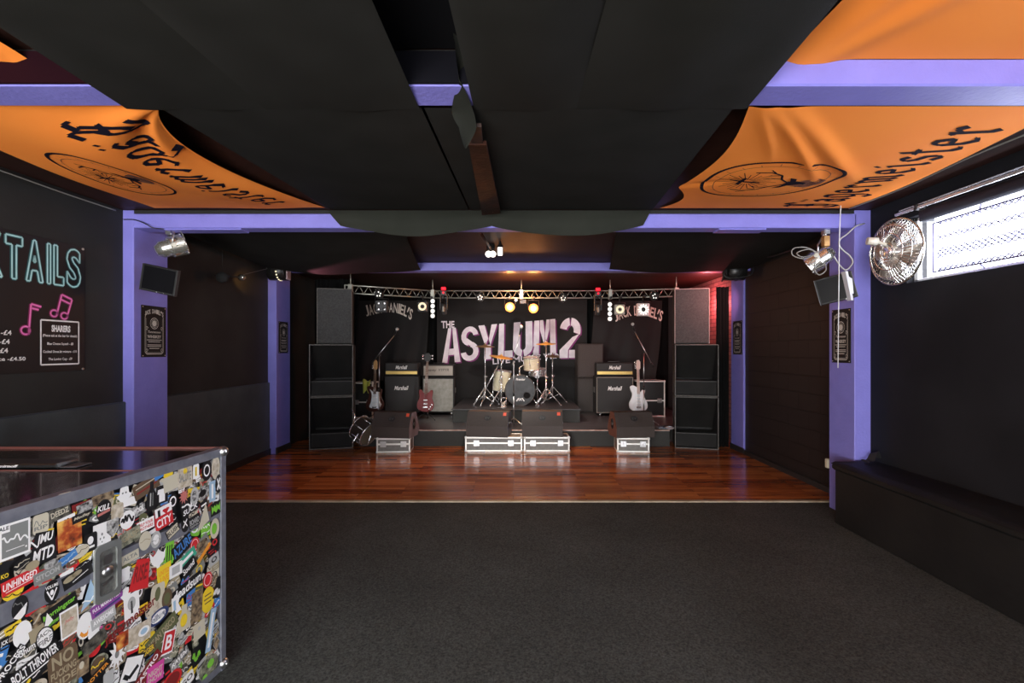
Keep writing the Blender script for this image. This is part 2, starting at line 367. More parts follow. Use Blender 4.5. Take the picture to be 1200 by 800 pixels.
def stag(mb,mp,m=1,mf=2,seg=4):
    "oval roundel with rays, cross and stag's head, in unit coordinates -1..1"
    ring=lambda r:[(r*math.copysign(abs(math.cos(t))**.8,math.cos(t)),r*math.copysign(abs(math.sin(t))**.8,math.sin(t))) for t in [TAU*i/64 for i in range(65)]]
    mb.stroke(ring(.97),mp,.055,m); mb.stroke(ring(.80),mp,.012,mf)
    for i in range(26):
        t=TAU*i/26; r0=.10; r1=.36 if i%2 else .46
        mb.stroke([(r0*math.cos(t),.36+r0*math.sin(t)),(r1*math.cos(t),.36+r1*math.sin(t))],mp,.012,m,seg=2)
    mb.stroke([(0,.14),(0,.62)],mp,.06,m,seg=2); mb.stroke([(-.17,.44),(.17,.44)],mp,.06,m,seg=2)
    for i in range(22):
        t=TAU*i/22; mb.stroke([(.84*math.cos(t),.84*math.sin(t)),(.92*math.cos(t),.92*math.sin(t))],mp,.01,mf)
    for s in (-1,1):   # antlers
        mb.stroke([(s*.07,-.26),(s*.22,-.10),(s*.42,.0),(s*.52,.20),(s*.46,.42)],mp,.035,m,seg=2)
        mb.stroke([(s*.24,-.08),(s*.26,.10),(s*.20,.18)],mp,.025,m,seg=2); mb.stroke([(s*.42,.0),(s*.36,.18)],mp,.025,m,seg=2); mb.stroke([(s*.51,.14),(s*.62,.26)],mp,.022,m,seg=2)
        mb.shape([(s*.10,-.30),(s*.30,-.20),(s*.26,-.32),(s*.12,-.38)],mp,m)
    mb.shape([(-.12,-.26),(.12,-.26),(.13,-.40),(.06,-.60),(-.06,-.60),(-.13,-.40)],mp,m)
    mb.shape([(-.16,-.42),(-.28,-.74),(-.05,-.88),(.16,-.84),(.30,-.66),(.15,-.42),(.06,-.60),(-.06,-.60)],mp,mf)
    for k in range(7): mb.stroke([(-.22+.07*k,-.55-.02*k),(-.18+.07*k,-.80)],mp,.02,m)

def flag(name,label,edge_in,edge_out,ya,yb,za,zb,sag,folds,word=None,logo=None,pins=None):
    """cloth slung under the ceiling; edge_in/out(t) give x along its free edges, t = 0 at ya .. 1 at yb"""
    def S(t,s,off=0):
        x=lerp(edge_in(t),edge_out(t),s); y=lerp(ya,yb,t)
        z=lerp(za,zb,t)-sag*math.sin(PI*min(max(t,0),1))*(.15+.85*math.sin(PI*min(max(s,0),1)))
        z+=folds(t,s)-off
        return Vector((x,y,z))
    mb=MB(); mb.grid(lambda i,j:S(i,j),64,72,0)
    if word: word(mb,S)
    if logo: logo(mb,S)
    o=mb.build(name,[orange,inkblk,inkthin],recalc=False); tag(o,label,'flag','orange flags slung under the ceiling')
    return o
def inv(S_in,S_out):
    return lambda x,y,ya,yb:(lambda t:(t,(x-S_in(t))/(S_out(t)-S_in(t))))((y-ya)/(yb-ya))
# left-hand flag, seen from its back: the word reads away from the camera with its tops towards the wall
Lin=lambda t: -1.70-.31*math.sin(PI*min(t,1)**.8)*(1-.25*t)-.08*t
Lout=lambda t: -3.62+.62*math.sin(PI*t*.5+.9)*.55-.06*t+.2*t*(1-t)
def Lout(t): return lerp(-2.96,-3.36,t)-.03*math.sin(PI*t)
def Lfold(t,s):
    r=math.hypot(t*1.1,s*1.5+.02); a=math.atan2(s*1.5,t+.001)
    return (.034*math.exp(-r*1.6)*math.sin(a*8.5+.6)*min(1,r*2.6)+.010*math.sin(s*9+t*4)*math.sin(PI*t))
YA,YB,ZA,ZB=2.275,4.42,2.760,2.912
def word_left(mb,S):
    iv=inv(Lin,Lout)
    def mp(a,b):
        y=lerp(2.42,4.22,a**1.0); k=lerp(1,.75,a); x=lerp(-1.96,-2.03,a)-.30*math.sin(PI*min(1,a*1.1))*.6-b*.23*k
        t,s=iv(x,y,YA,YB); return S(t,s,.003)
    blackletter(mb,'J\u00e4germeister',mp,1)
def logo_left(mb,S):
    iv=inv(Lin,Lout)
    def mp(a,b):
        y=3.33+a*.50; x=-2.78+-b*.22-.05*a
        t,s=iv(x,y,YA,YB); return S(t,min(s,.985),.003)
    stag(mb,mp)
flag('flag','orange flag hanging over the left side between two purple beams, lettering running away from camera',Lin,Lout,YA,YB,ZA,ZB,.05,Lfold,word_left,logo_left)
Rin=lambda t: lerp(1.11,1.30,t)+.17*math.sin(PI*t)**.7*(.9 if t<.62 else 1)-.0
def Rin(t):
    base=lerp(1.10,1.31,t); return base+.10*math.sin(PI*min(1,t/.66)) if t<.66 else base+.12*math.sin(PI*(t-.66)/.34)
Rout=lambda t: lerp(2.62,3.06,t)+.05*math.sin(PI*t)
def Rfold(t,s):
    f=0
    for (t0,s0,t1,s1,w,h) in ((0,.06,.55,.55,.022,.022),(0,.03,.36,.22,.02,.016),(0,.12,.62,.80,.03,.020),(.64,.0,.50,.22,.02,-.012)):
        dt,ds=t1-t0,s1-s0; L=dt*dt+ds*ds; k=max(0,min(1,((t-t0)*dt+(s-s0)*ds)/L)); d=math.hypot(t-t0-k*dt,s-s0-k*ds)
        f-=h*math.exp(-(d/w)**2)*math.sin(PI*(.12+.88*k))
    return f+.006*math.sin(7*s+5*t)*math.sin(PI*t)
def word_right(mb,S):
    iv=inv(Rin,Rout)
    def mp(a,b):
        y=lerp(4.33,2.46,a); x=lerp(2.80,2.56,a)-b*.25
        t,s=iv(x,y,YA,YB); return S(t,s,.003)
    blackletter(mb,'J\u00e4germeister',mp,1)
def logo_right(mb,S):
    iv=inv(Rin,Rout)
    def mp(a,b):
        y=3.42-a*.44; x=1.79-b*.44
        t,s=iv(x,y,YA,YB); return S(t,s,.003)
    stag(mb,mp)
flag('flag','orange flag hanging over the right side between two purple beams, with round stag emblem',Rin,Rout,YA,YB,ZA,ZB,.045,Rfold,word_right,logo_right)
def Nfold(t,s): return -.02*math.exp(-((s-.08-.5*(1-t))/.04)**2)*t-.012*math.sin(6*s+3*t)*math.sin(PI*t)-.02*math.exp(-((s-.03-.25*(1-t))/.03)**2)*t
flag('flag','plain orange flag at the top right corner, in front of the nearest purple beam',lambda t:1.17,lambda t:3.1,.2,2.089,2.86,2.872,.04,Nfold)
flag('flag','small piece of orange flag at the top left corner above the nearest beam',lambda t:-2.13,lambda t:-3.6,.2,2.073,2.86,2.872,.03,Nfold)

def sheet(name,label,fn,nu,nv,m,group=None,cat='drape'):
    mb=MB(); mb.grid(fn,nu,nv,0); o=mb.build(name,[m],recalc=False); tag(o,label,cat,group); return o
def hang(xl0,xr0,xl1,xr1,y0,y1,z0,z1,sagx=.05,sagy=.02,wr=.006,ph=0):
    def fn(u,v):
        x=lerp(lerp(xl0,xr0,v),lerp(xl1,xr1,v),u); y=lerp(y0,y1,u)
        e=1-.93*max(0,(u-.55)/.45)**2
        z=lerp(z0,z1,u)-sagx*e*max(0,math.sin(PI*v))**.7-sagy*math.sin(PI*u)+wr*math.sin(11*v+3*u+ph)*math.sin(PI*v)
        return Vector((x,y,z))
    return fn
G='black ceiling drapes'
sheet('ceiling_drape','black drape overhead at the left, beside the orange corner of flag',hang(-1.62,-1.22,-1.87,-1.20,-.6,2.285,2.74,2.752,.05,.03),50,24,cloth_blk,G)
sheet('ceiling_drape','black drape overhead, left of the dark central gap in the ceiling',hang(-1.25,-.47,-1.21,-.47,-.6,2.29,2.735,2.752,.06,.03,.006,1),50,24,cloth_blk,G)
sheet('ceiling_drape','black drape sagging in a round roll overhead, right of the central gap',hang(-.26,.30,-.21,.28,-.6,2.29,2.70,2.752,.075,.02,.003,2),50,24,cloth_blk,G)
sheet('ceiling_drape','black drape overhead at the right, touching the plain orange flag',hang(.29,.86,.27,1.09,-.6,2.285,2.73,2.752,.05,.03,.006,3),50,24,cloth_blk,G)
G2='flat black panels between the two nearest beams'
sheet('ceiling_panel','flat black ceiling panel beside the left orange lettered flag',hang(-1.71,-.462,-1.74,-.46,2.28,4.44,2.756,2.905,.006,.0,.002),30,16,cloth_blk,G2,'ceiling panel')
sheet('ceiling_panel','flat black ceiling panel beside the right orange emblem flag',hang(-.448,1.03,-.445,1.25,2.28,4.44,2.756,2.905,.006,.0,.002),30,16,cloth_blk,G2,'ceiling panel')
sheet('ceiling_drape','dark cloth pinned flat high above the central ceiling gap',hang(-.60,-.10,-.60,-.10,-.6,2.07,2.905,2.905,.004,.0,.002),10,6,mat('black_gap_shade',(.004,.004,.005),.95,spec=.05),None)  # added sheet, its black stands in for the shade inside the gap
# grey-black valance wrapped over the second beam
def val(u,v):
    x=lerp(lerp(-1.78,-1.66,u),lerp(1.24,1.17,u),v); y=4.47-.03*math.sin(PI*u)
    bot=2.752-.075*abs(math.sin(2*PI*v))**.8+.01*math.cos(4*PI*v)
    return Vector((x,y,lerp(2.905,bot,u)+.004*math.sin(20*v)*u))
sheet('beam_cloth','faded grey-black cloth pinned across the middle of the second purple beam',val,16,60,cloth_green,None,'cloth')
sheet('ceiling_drape','black drape in the third bay, left of the bare ceiling, sagging towards the stage',
      lambda u,v:Vector((lerp(lerp(-3.6,-3.66,u),lerp(-1.17,-1.46,u),v),lerp(4.72,7.17,u),lerp(2.90,2.80,u)-.02*math.sin(PI*u)-.065*math.sin(PI*v)*u+.015*math.sin(9*v+2*u)*math.sin(PI*v))),40,30,cloth_blk,G)
sheet('ceiling_drape','black drape in the third bay, right of the bare ceiling',
      lambda u,v:Vector((lerp(lerp(.99,1.37,u),lerp(3.3,3.45,u),v),lerp(4.72,7.17,u),lerp(2.89,2.81,u)-.02*math.sin(PI*u)-.05*math.sin(PI*v)*u+.01*math.sin(9*v+2*u)*math.sin(PI*v))),40,30,cloth_blk,G)
# twisted strip of cloth hanging in the middle
tw=[P(537,20,1.95),P(541,56,2.0),P(536,100,2.1),P(541,128,2.25),P(548,150,2.35),P(545,172,2.45)]
def twf(u,v):
    k=u*(len(tw)-1); i=min(int(k),len(tw)-2); p=tw[i].lerp(tw[i+1],k-i); a=PI*1.3*u+.2; wd=.03+.085*math.sin(PI*u)**.7
    return p+Vector((math.cos(a)*wd*(v-.5),math.sin(a)*wd*(v-.5)*.8+.02*math.sin(PI*v),0))
sheet('cloth_strip','narrow twisted grey strip of cloth dangling from the central ceiling gap',twf,30,8,mat('grey_faded_cloth',(.016,.017,.014),.9,spec=.1),None,'cloth')
# rusty duct cover on the ceiling, behind the strip
rust=mat('rusty_painted_metal',(.007,.004,.003),.6,.1,spec=.15,noise=(5,(.040,.012,.006),6),bump=(30,.3))
mb=MB()
def slab(a,b,c,d,th): # four top points, extruded up
    vs=[a,b,c,d]+[p+Vector((0,0,th)) for p in (a,b,c,d)]
    mb.add(vs,[(0,1,2,3),(4,5,6,7),(0,1,5,4),(1,2,6,5),(2,3,7,6),(3,0,4,7)],0)
T=thing('ceiling_duct','rust-brown metal duct cover slung under the black ceiling panel, end lit orange','duct',P(576,252,4.40))
slab(P(549,170,2.62),P(570,170,2.62),P(586.5,250,4.28),P(565,252,4.28),.025); mb.build('cover',[rust],T)
mb=MB(); slab(P(554,149,2.38),P(564,149,2.38),P(566,171,2.66),P(552,171,2.66),.02); mb.build('cover_end',[mat('rusty_dark_metal',(.008,.005,.004),.6,.1,noise=(14,(.05,.02,.012),6))],T)
mb=MB(); 
for q in (P(560,171,2.75),P(577,251,4.2)): mb.cyl(q+Vector((0,0,.02)),Vector((q.x,q.y,2.915)),.006)
mb.build('hanger',[steel],T)
# ================================================================== STAGE
ZS=.27
stage_top=mat('worn_grey_stage_deck',(.06,.06,.065),.3,noise=(4,(.085,.08,.085),5),bump=(40,.15))
T=thing('stage_platform','low black carpeted stage platform with worn shiny deck and pale front edge','stage',(0,7.95,0))
mb=MB(); mb.prism([(-2.64,7.94),(2.52,7.94),(2.52,8.42),(3.4,8.42),(3.4,11.28),(-3.6,11.28),(-3.6,8.42),(-2.64,8.42)],0.0045,ZS-.02,'z'); mb.build('skirt',[carpetblk],T)
mb=MB(); mb.prism([(-2.64,7.935),(2.52,7.935),(2.52,8.42),(3.4,8.42),(3.4,11.28),(-3.6,11.28),(-3.6,8.42),(-2.64,8.42)],ZS-.02,ZS,'z'); mb.build('deck',[stage_top],T)
mb=MB(); mb.box((-2.64,7.925,ZS-.012),(2.52,7.95,ZS+.006),.003); mb.build('edging',[mat('worn_pale_edging',(.50,.36,.30),.4,noise=(12,(.30,.16,.12),4))],T,)
T=thing('drum_riser','black drum riser platform in the middle of the stage','riser',(0,9.5,ZS))
mb=MB(); mb.box((-1.2,8.77,ZS),(1.14,10.75,.50),.008); mb.build('frame',[carpetblk],T)
mb=MB(); mb.box((-1.22,8.75,.495),(1.16,10.77,.52),.006); mb.build('top',[mat('riser_top',(.03,.03,.032),.4,noise=(6,(.05,.05,.052),4))],T)

# back drops
def curtainwall(name,label,x0,x1,y,z0,z1,n,amp=.03,m=None,cat='curtain',grp=None,ph=0):
    mb=MB(); mb.grid(lambda u,v:Vector((lerp(x0,x1,u),y+amp*math.sin(n*TAU*u+ph+.6*math.sin(5*u))+.3*amp*math.sin(n*2.3*TAU*u),lerp(z0,z1,v))),int(n*14),6,0)
    o=mb.build(name,[m or curtain_blk],recalc=False); return tag(o,label,cat,grp)
curtainwall('stage_curtain','black curtain across the back wall behind the drum kit banner',-3.7,3.5,11.15,.28,2.9,22,.04)
bannercloth=mat('black_banner_cloth',(.009,.008,.008),.85)
lilac=mat('pale_lilac_print',(.85,.78,.84),.7,noise=(6,(.66,.60,.66),5)); magenta=mat('magenta_print',(.20,.025,.15),.7)
T=thing('stage_banner','wide black banner with slanted white stencil lettering and a large 2 behind the drums','banner',P(600,430,10.9))
BY=10.9
def bp(off=0): return lambda x,z:(x,BY-off,z)
mb=MB(); mb.box((P(512,0,BY).x,BY,ZS+.003),(P(688,0,BY).x,BY+.012,P(0,350,BY).z),.003); mb.build('cloth',[bannercloth],T)
def Q(px,py): v=P(px,py,BY); return (v.x,v.z)
def quadtext(mb,txt,tl,tr,br,bl,off,m,bold=.0,shear=0,dx=0,dz=0):
    tl,tr,br,bl=[Q(*p) for p in (tl,tr,br,bl)]
    def q(a,b):
        t=(lerp(tl[0],tr[0],a),lerp(tl[1],tr[1],a)); s=(lerp(bl[0],br[0],a),lerp(bl[1],br[1],a))
        return (lerp(s[0],t[0],b)+dx,BY-off,lerp(s[1],t[1],b)+dz)
    mb.text(txt,None,0,0,0,0,m,bold,shear,q=q)
def arc(cx,cy,rx,ry,a0,a1,n=10): return [(cx+rx*math.cos(R(a0+(a1-a0)*k/n)),cy+ry*math.sin(R(a0+(a1-a0)*k/n))) for k in range(n+1)]
def band(cx,cy,rx,ry,tx,ty,a0,a1,n=12):
    o=arc(cx,cy,rx,ry,a0,a1,n); i=arc(cx,cy,rx-tx,ry-ty,a0,a1,n); return [[o[k],o[k+1],i[k+1],i[k]] for k in range(n)]
BL={'A':[[(0,0),(.29,0),(.50,1),(.30,1)],[(.55,1),(.76,1),(1,0),(.69,0)],[(.34,.22),(.67,.22),(.64,.40),(.38,.40)]],
'S':band(.5,.72,.48,.28,.28,.15,8,258)+band(.5,.28,.48,.28,.28,.15,-172,82)+[[(.10,.62),(.50,.44),(.70,.52),(.36,.66)]],
'Y':[[(0,1),(.33,1),(.53,.60),(.38,.40)],[(.70,1),(1,1),(.64,.40),(.56,.58)],[(.34,0),(.66,0),(.66,.42),(.34,.42)]],
'L':[[(.05,0),(.42,0),(.42,1),(.05,1)],[(.46,0),(.98,0),(.98,.20),(.46,.20)]],
'U':[[(0,.28),(.36,.28),(.36,1),(0,1)],[(.64,.28),(1,.28),(1,1),(.64,1)]]+band(.5,.29,.5,.29,.36,.18,180,262)+band(.5,.29,.5,.29,.36,.18,278,360),
'M':[[(0,0),(.25,0),(.25,1),(0,1)],[(.75,0),(1,0),(1,1),(.75,1)],[(.28,1),(.42,1),(.50,.62),(.50,.22),(.28,.72)],[(.72,1),(.58,1),(.52,.62),(.52,.22),(.72,.72)]],
'2':band(.5,.68,.5,.32,.33,.19,168,96)+band(.5,.68,.5,.32,.33,.19,84,-18)+[[(.62,.52),(.96,.60),(.42,.20),(.0,.20)],[(.0,.20),(.42,.20),(.42,0),(.0,0)],[(.47,.20),(1,.20),(1,0),(.47,0)]]}
def glyph(mb,ch,tl,tr,br,bl,off,m,dx=0,dz=0):
    tl,tr,br,bl=[Q(*p) for p in (tl,tr,br,bl)]
    for k,pl in enumerate(BL[ch]):
        pts=[]
        for a,b in pl:
            t=(lerp(tl[0],tr[0],a),lerp(tl[1],tr[1],a)); s=(lerp(bl[0],br[0],a),lerp(bl[1],br[1],a)); pts.append((lerp(s[0],t[0],b)+dx,BY-off-.0002*k,lerp(s[1],t[1],b)+dz))
        mb.poly(pts,m)
mb=MB()
slots=[('A',517.5,540),('S',538.5,562),('Y',558.5,584),('L',582,601.5),('U',600,625),('M',624,652)]
top=lambda px:385-.087*(px-519); bot=lambda px:425.5-.089*(px-519)
for ch,a,b in slots:
    a+=.6; b-=1.4
    glyph(mb,ch,(a+1.5,top(a)),(b,top(b)),(b+1,bot(b)),(a,bot(a)),.004,1,.03,-.025)
    glyph(mb,ch,(a+1.5,top(a)),(b,top(b)),(b+1,bot(b)),(a,bot(a)),.008,0)
glyph(mb,'2',(656,372.5),(681,372),(679,419),(655.5,419.5),.004,1,.03,-.025)
glyph(mb,'2',(656,372.5),(681,372),(679,419),(655.5,419.5),.008,0)
quadtext(mb,'THE',(517,376),(532.5,376),(532.5,384),(517.5,384.5),.008,0,.03)
quadtext(mb,'LIVE MUSIC VENUE',(577,420),(672,411),(672.5,418),(577.5,427),.008,0,.02)
mb.build('lettering',[lilac,magenta,bannercloth],T,recalc=False)

def arc_banner(label,pts_base,hgt,x0,x1,ztop,zbot,y,sweep,dim=1):
    T=thing('draped_banner',label,'banner',(0.5*(x0+x1),y,zbot))
    mb=MB()
    def S(u,v,off=0):
        x=lerp(x0,x1,u)+sweep*(1-v)**1.6*.5; k=(1-v)
        return Vector((x,y-off-.05*k*math.sin(13*u+2*k*sweep)-.02*math.sin(31*u+5*k)*k,lerp(zbot,ztop,v)))
    mb.grid(lambda i,j:S(i,j),70,30,0)
    mb.build('cloth',[bannercloth],T,recalc=False)
    mb=MB(); txt="JACK DANIEL'S"; n=len(txt); wds=[.8,.9,.85,.9,.5,.95,.9,.95,.4,.8,.75,.3,.7]; tot=sum(wds); acc=0
    (ax,az),(mx,mz),(bx,bz)=[(P(px,py,y).x,P(px,py,y).z) for px,py in pts_base]
    def base(t):
        u=2*t-1; return lerp(ax,bx,t), lerp(lerp(az,bz,t),mz,1)*(1-u*u)+lerp(az,bz,t)*u*u
    for ch,wd in zip(txt,wds):
        t0,t1=acc/tot,(acc+wd*.92)/tot; acc+=wd
        if ch==' ': continue
        x_0,z_0=base(t0); x_1,z_1=base(t1); hh=hgt*(.45 if ch=="'" else 1)*(1+.12*abs(2*t0-1)); zo=hgt*.6 if ch=="'" else 0
        lean=-.35*(2*t0-1)*hgt*-1
        mb.text(ch,None,0,0,0,0,0,.02,q=lambda a,b:(lerp(x_0,x_1,a)+b*lean*.8,y-.085,lerp(z_0,z_1,a)+zo+b*hh))
    mb.build('lettering',[cream_print],T,recalc=False)
arc_banner('black draped banner with white arched lettering on the left of the stage',((431,371),(457,366),(483,376)),.21,P(420,0,10.75).x,P(503,0,10.75).x,P(0,352,10.75).z,.9,10.75,-.25)
arc_banner('black draped banner with white arched lettering on the right, swept sideways and lit pink',((720.5,377.5),(747,369.5),(774,377.5)),.21,P(696,0,10.75).x,P(776,0,10.75).x,P(0,352,10.75).z,.75,10.75,-.35)
curtainwall('side_curtain','black side curtain hanging by the left purple pillar beside the speaker stack',-3.72,-3.0,8.75,.005,2.9,4,.05,grp=None)
curtainwall('side_curtain','narrow black curtain hanging between the right speaker stack and the purple pillar',3.285,3.47,7.9,.005,P(0,336,7.9).z,3,.04)

# ---------------------------------------------------------------- loudspeaker stacks
cab_edge=mat('worn_cabinet_edges',(.085,.08,.07),.55,noise=(40,(.16,.15,.13),3))
cab_in=mat('cabinet_interior',(.011,.0105,.010),.7,spec=.2,noise=(3,(.018,.017,.016),4))
cab_in2=mat('cabinet_shelf_worn',(.035,.033,.030),.6,noise=(20,(.03,.03,.028),4))
def bin_proto(w,h,d,label,flip=False):
    T=thing('bass_bin',label,'speaker',(0,0,0),'folded-horn bass bins in the side stacks',True); t=.018
    mb=MB(); mb.box((-w/2,.004,0),(-w/2+t,d,h),.003); mb.box((w/2-t,.004,0),(w/2,d,h),.003); mb.box((-w/2,.004,0),(w/2,d,t),.003); mb.box((-w/2,.004,h-t),(w/2,d,h),.003); mb.box((-w/2,d-t,0),(w/2,d,h),.003)
    mb.build('cabinet',[tolex],T)
    mb=MB(); e=.010
    for (a_,b_,c_,d_) in ((-w/2-.001,-w/2+e,-.001,h+.001),(w/2-e,w/2+.001,-.001,h+.001),(-w/2,w/2,-.001,e),(-w/2,w/2,h-e,h+.001)): mb.box((a_,-.004,c_),(b_,.010,d_),.002)
    mb.build('edge_trim',[cab_edge],T)
    a=(lambda z:h-z) if flip else (lambda z:z)
    mb=MB(); mb.box((-w/2+t,.05,a(h*.275)),(w/2-t,.40,a(h*.295)),.003); mb.build('horn_shelf',[cab_in2],T)
    mb=MB(); mb.prism([(.09,a(t)),(.11,a(t)),(.11,a(h*.275)),(.09,a(h*.275))],-w/2+t,w/2-t,'x'); mb.build('front_baffle',[cab_in],T)
    mb=MB(); mb.prism([(.10,a(h-t)),(d-.05,a(h*.32)),(d-.03,a(h-t))],-w/2+t,w/2-t,'x'); mb.build('reflector',[cab_in],T)
    return T
b0=bin_proto(.665,.835,.58,'lower black horn-loaded bass bin of the left stack, standing on the wooden floor')
b0.location=(P(386.5,0,7.66).x,7.66,.006)
b1=copy_tree(b0); b1.location.z=.006+.848
b1['label']='middle black bass bin of the left stack, between the lower bin and the top speaker'
b2=copy_tree(b0); b2.location.x=P(818,0,7.66).x; b2['label']='lower black horn-loaded bass bin of the right stack, near the right pillar'
b3=copy_tree(b2); b3.location.z=.006+.848; b3['label']='middle black bass bin of the right stack, under the carpet-covered top speaker'
for o_,a_ in ((b0,15),(b1,15),(b2,-14),(b3,-14)): o_.rotation_euler.z=R(a_); o_.location.y+=.06
mb=MB()
def topcab(label,x,edge,rz=0):
    T=thing('top_speaker',label,'speaker',(x,7.745,1.702),'carpet-covered top speakers of the side stacks',True)
    mb=MB(); mb.box((-.262,0,0),(.262,.5,.89),.012); mb.build('cabinet',[carpetblk],T)
    mb=MB(); mb.box((-.25,-.010,.012),(.25,.004,.878),.004); mb.build('grille',[mat('perforated_foam_grille',(.040,.040,.039),.9,noise=(55,(.062,.062,.060),3),bump=(200,.7))],T)
    mb=MB()
    for x_ in (-.262,.262): mb.box((x_-.005,-.012,.0),(x_+.005,.012,.89),.002)
    mb.box((-.262,-.012,.884),(.262,.008,.894),.002); mb.build('edge_trim',[edge],T)
    T.rotation_euler.z=rz
    return T
topcab('tall grey-black foam-fronted speaker on top of the left stack',P(391.5,0,7.7).x-.01,cab_edge,R(15))
topcab('tall foam-fronted speaker on top of the right stack, lit pink at its edges',P(812,0,7.7).x,mat('pink_lit_worn_edge',(.35,.28,.26),.5),R(-14))  # worn edge with the pink lamplight put into its colour

# ---------------------------------------------------------------- flight cases and wedges
def flightcase(label,w,h,d,x,y,z,rz=0,body=None,kind='flight_case',latches=2,lidfrac=.42,grp='white aluminium-edged flight cases in front of the stage'):
    T=thing(kind,label,'flight case',(x,y,z),grp,True)
    mb=MB(); mb.box((-w/2+.004,.004,.004),(w/2-.004,d-.004,h-.004),.004); mb.build('body',[body or mat('grey_case_panel',(.16,.155,.14),.5,noise=(18,(.21,.20,.18),4))],T)
    mb=MB(); e=.026
    for xx in (-w/2,w/2-e):
        for yy in (0,d-e): mb.box((xx,yy,0),(xx+e,yy+e,h),.004)
    for zz in (0,h-e):
        for yy in (0,d-e): mb.box((-w/2,yy,zz),(w/2,yy+e,zz+e),.004)
        for xx in (-w/2,w/2-e): mb.box((xx,0,zz),(xx+e,d,zz+e),.004)
    mb.build('edging',[alu],T)
    zl=h*(1-lidfrac); mb=MB(); mb.box((-w/2,-.004,zl-.013),(w/2,.01,zl+.013),.003); mb.build('lid_band',[alu],T)
    for k in range(latches):
        lx=(-w/2+w*(.2+.6*k/(latches-1)))
        mb=MB(); mb.box((lx-.045,-.008,zl-.045),(lx+.045,.004,zl+.045),.006); mb.cyl((lx,-.008,zl),(lx,-.016,zl),.022); mb.box((lx-.006,-.026,zl-.02),(lx+.006,-.014,zl+.02),.003)
        mb.build('latch',[steel],T)
    for sx in (-1,1):
        for zz in (0,h):
            mb=MB(); mb.ball((sx*(w/2-.012),.012,zz+(-.012 if zz else .012)),.024,10); mb.build('corner',[alu],T)
    T.rotation_euler.z=rz
    return T
flightcase('small aluminium-edged flight case under the leftmost monitor wedge',.52,.228,.34,P(462.5,0,7.5).x,7.42,.005,R(4))
flightcase('long low flight case under the left of the two middle monitor wedges',.90,.232,.34,P(578.5,0,7.5).x,7.50,.005)
flightcase('low flight case under the right of the two middle monitor wedges',.72,.232,.34,P(640,0,7.5).x+.01,7.50,.005)
flightcase('small aluminium-edged flight case under the rightmost monitor wedge',.50,.228,.34,P(741,0,7.5).x,7.44,.005,R(-4))
wedge_m=mat('brown_black_wedge_paint',(.040,.029,.024),.6,noise=(60,(.050,.036,.031),3),bump=(200,.3))
def wedge(label,x,y,z,rz,w=.62,side=None,dot=True):
    T=thing('monitor_wedge',label,'speaker',(x,y,z),'stage monitor wedges on flight cases',True)
    prof=[(0,0),(.36,0),(.44,.10),(.30,.385),(.12,.385),(0,.17)]
    mb=MB(); mb.prism(prof,-w/2,w/2,'x',m=1,m2=0); mb.build('cabinet',[wedge_m,side or wedge_m],T)
    n=Vector((0,-.215,.12)).normalized()
    def onface(u,v,o=.003): # slanted rear face
        a=Vector((0,0,.17)); b=Vector((0,.12,.385)); p=a.lerp(b,v)+Vector((0,-.87,.49))*o; p.x=u; return p
    mb=MB(); mb.shape([(.055*math.cos(t),.55+.17*math.sin(t)) for t in [TAU*i/20 for i in range(20)]],lambda u,v:onface(u,v)); mb.build('handle_recess',[blk],T)
    mb=MB(); mb.text('EV',lambda u,v:onface(u,v,.006),-.035,.48,.035,.64,0); mb.build('emblem',[mat('dim_grey_print',(.09,.09,.09),.5)],T)
    if dot:
        mb=MB(); mb.shape([(w/2-.085+dx,.72+dy) for dx,dy in ((0,0),(.05,0),(.05,.22),(0,.22))],lambda u,v:onface(u,v)); mb.build('sticker',[mat('orange_red_sticker',(.75,.09,.04),.5)],T); 
    for s in (-1,1):
        mb=MB(); mb.prism([(.20+.055*math.cos(t),.20+.085*math.sin(t)) for t in [TAU*i/20 for i in range(20)]],s*(w/2-.002),s*(w/2+.004),'x'); mb.build('side_handle',[blk],T)
        mb=MB(); mb.prism([(.20+.03*math.cos(t),.20+.03*math.sin(t)) for t in [TAU*i/16 for i in range(16)]],s*(w/2+.003),s*(w/2+.007),'x'); mb.build('port_rim',[steel],T)
    T.rotation_euler.z=rz; return T
side_pl=mat('greyish_wedge_side',(.20,.17,.18),.5); side_red=mat('reddish_wedge_side',(.16,.07,.05),.5)
wedge('leftmost monitor wedge with orange sticker and pale side, on a small flight case',P(461,0,7.6).x,7.40,.235,R(-9),.62,side_pl)
wedge('monitor wedge at left of centre on the long flight case, in front of the drums',P(571,0,7.6).x,7.46,.24,R(-8),.66,mat('blue_highlight_wedge_side',(.12,.14,.19),.4),side_pl)  # side colour imitates a bluish highlight
wedge('monitor wedge at right of centre beside the long-cased wedge, orange sticker at its corner',P(635,0,7.6).x,7.48,.24,R(-3),.64)
wedge('rightmost monitor wedge with reddish side, below the white guitar',P(742,0,7.6).x,7.43,.235,R(8),.62,side_red,False)

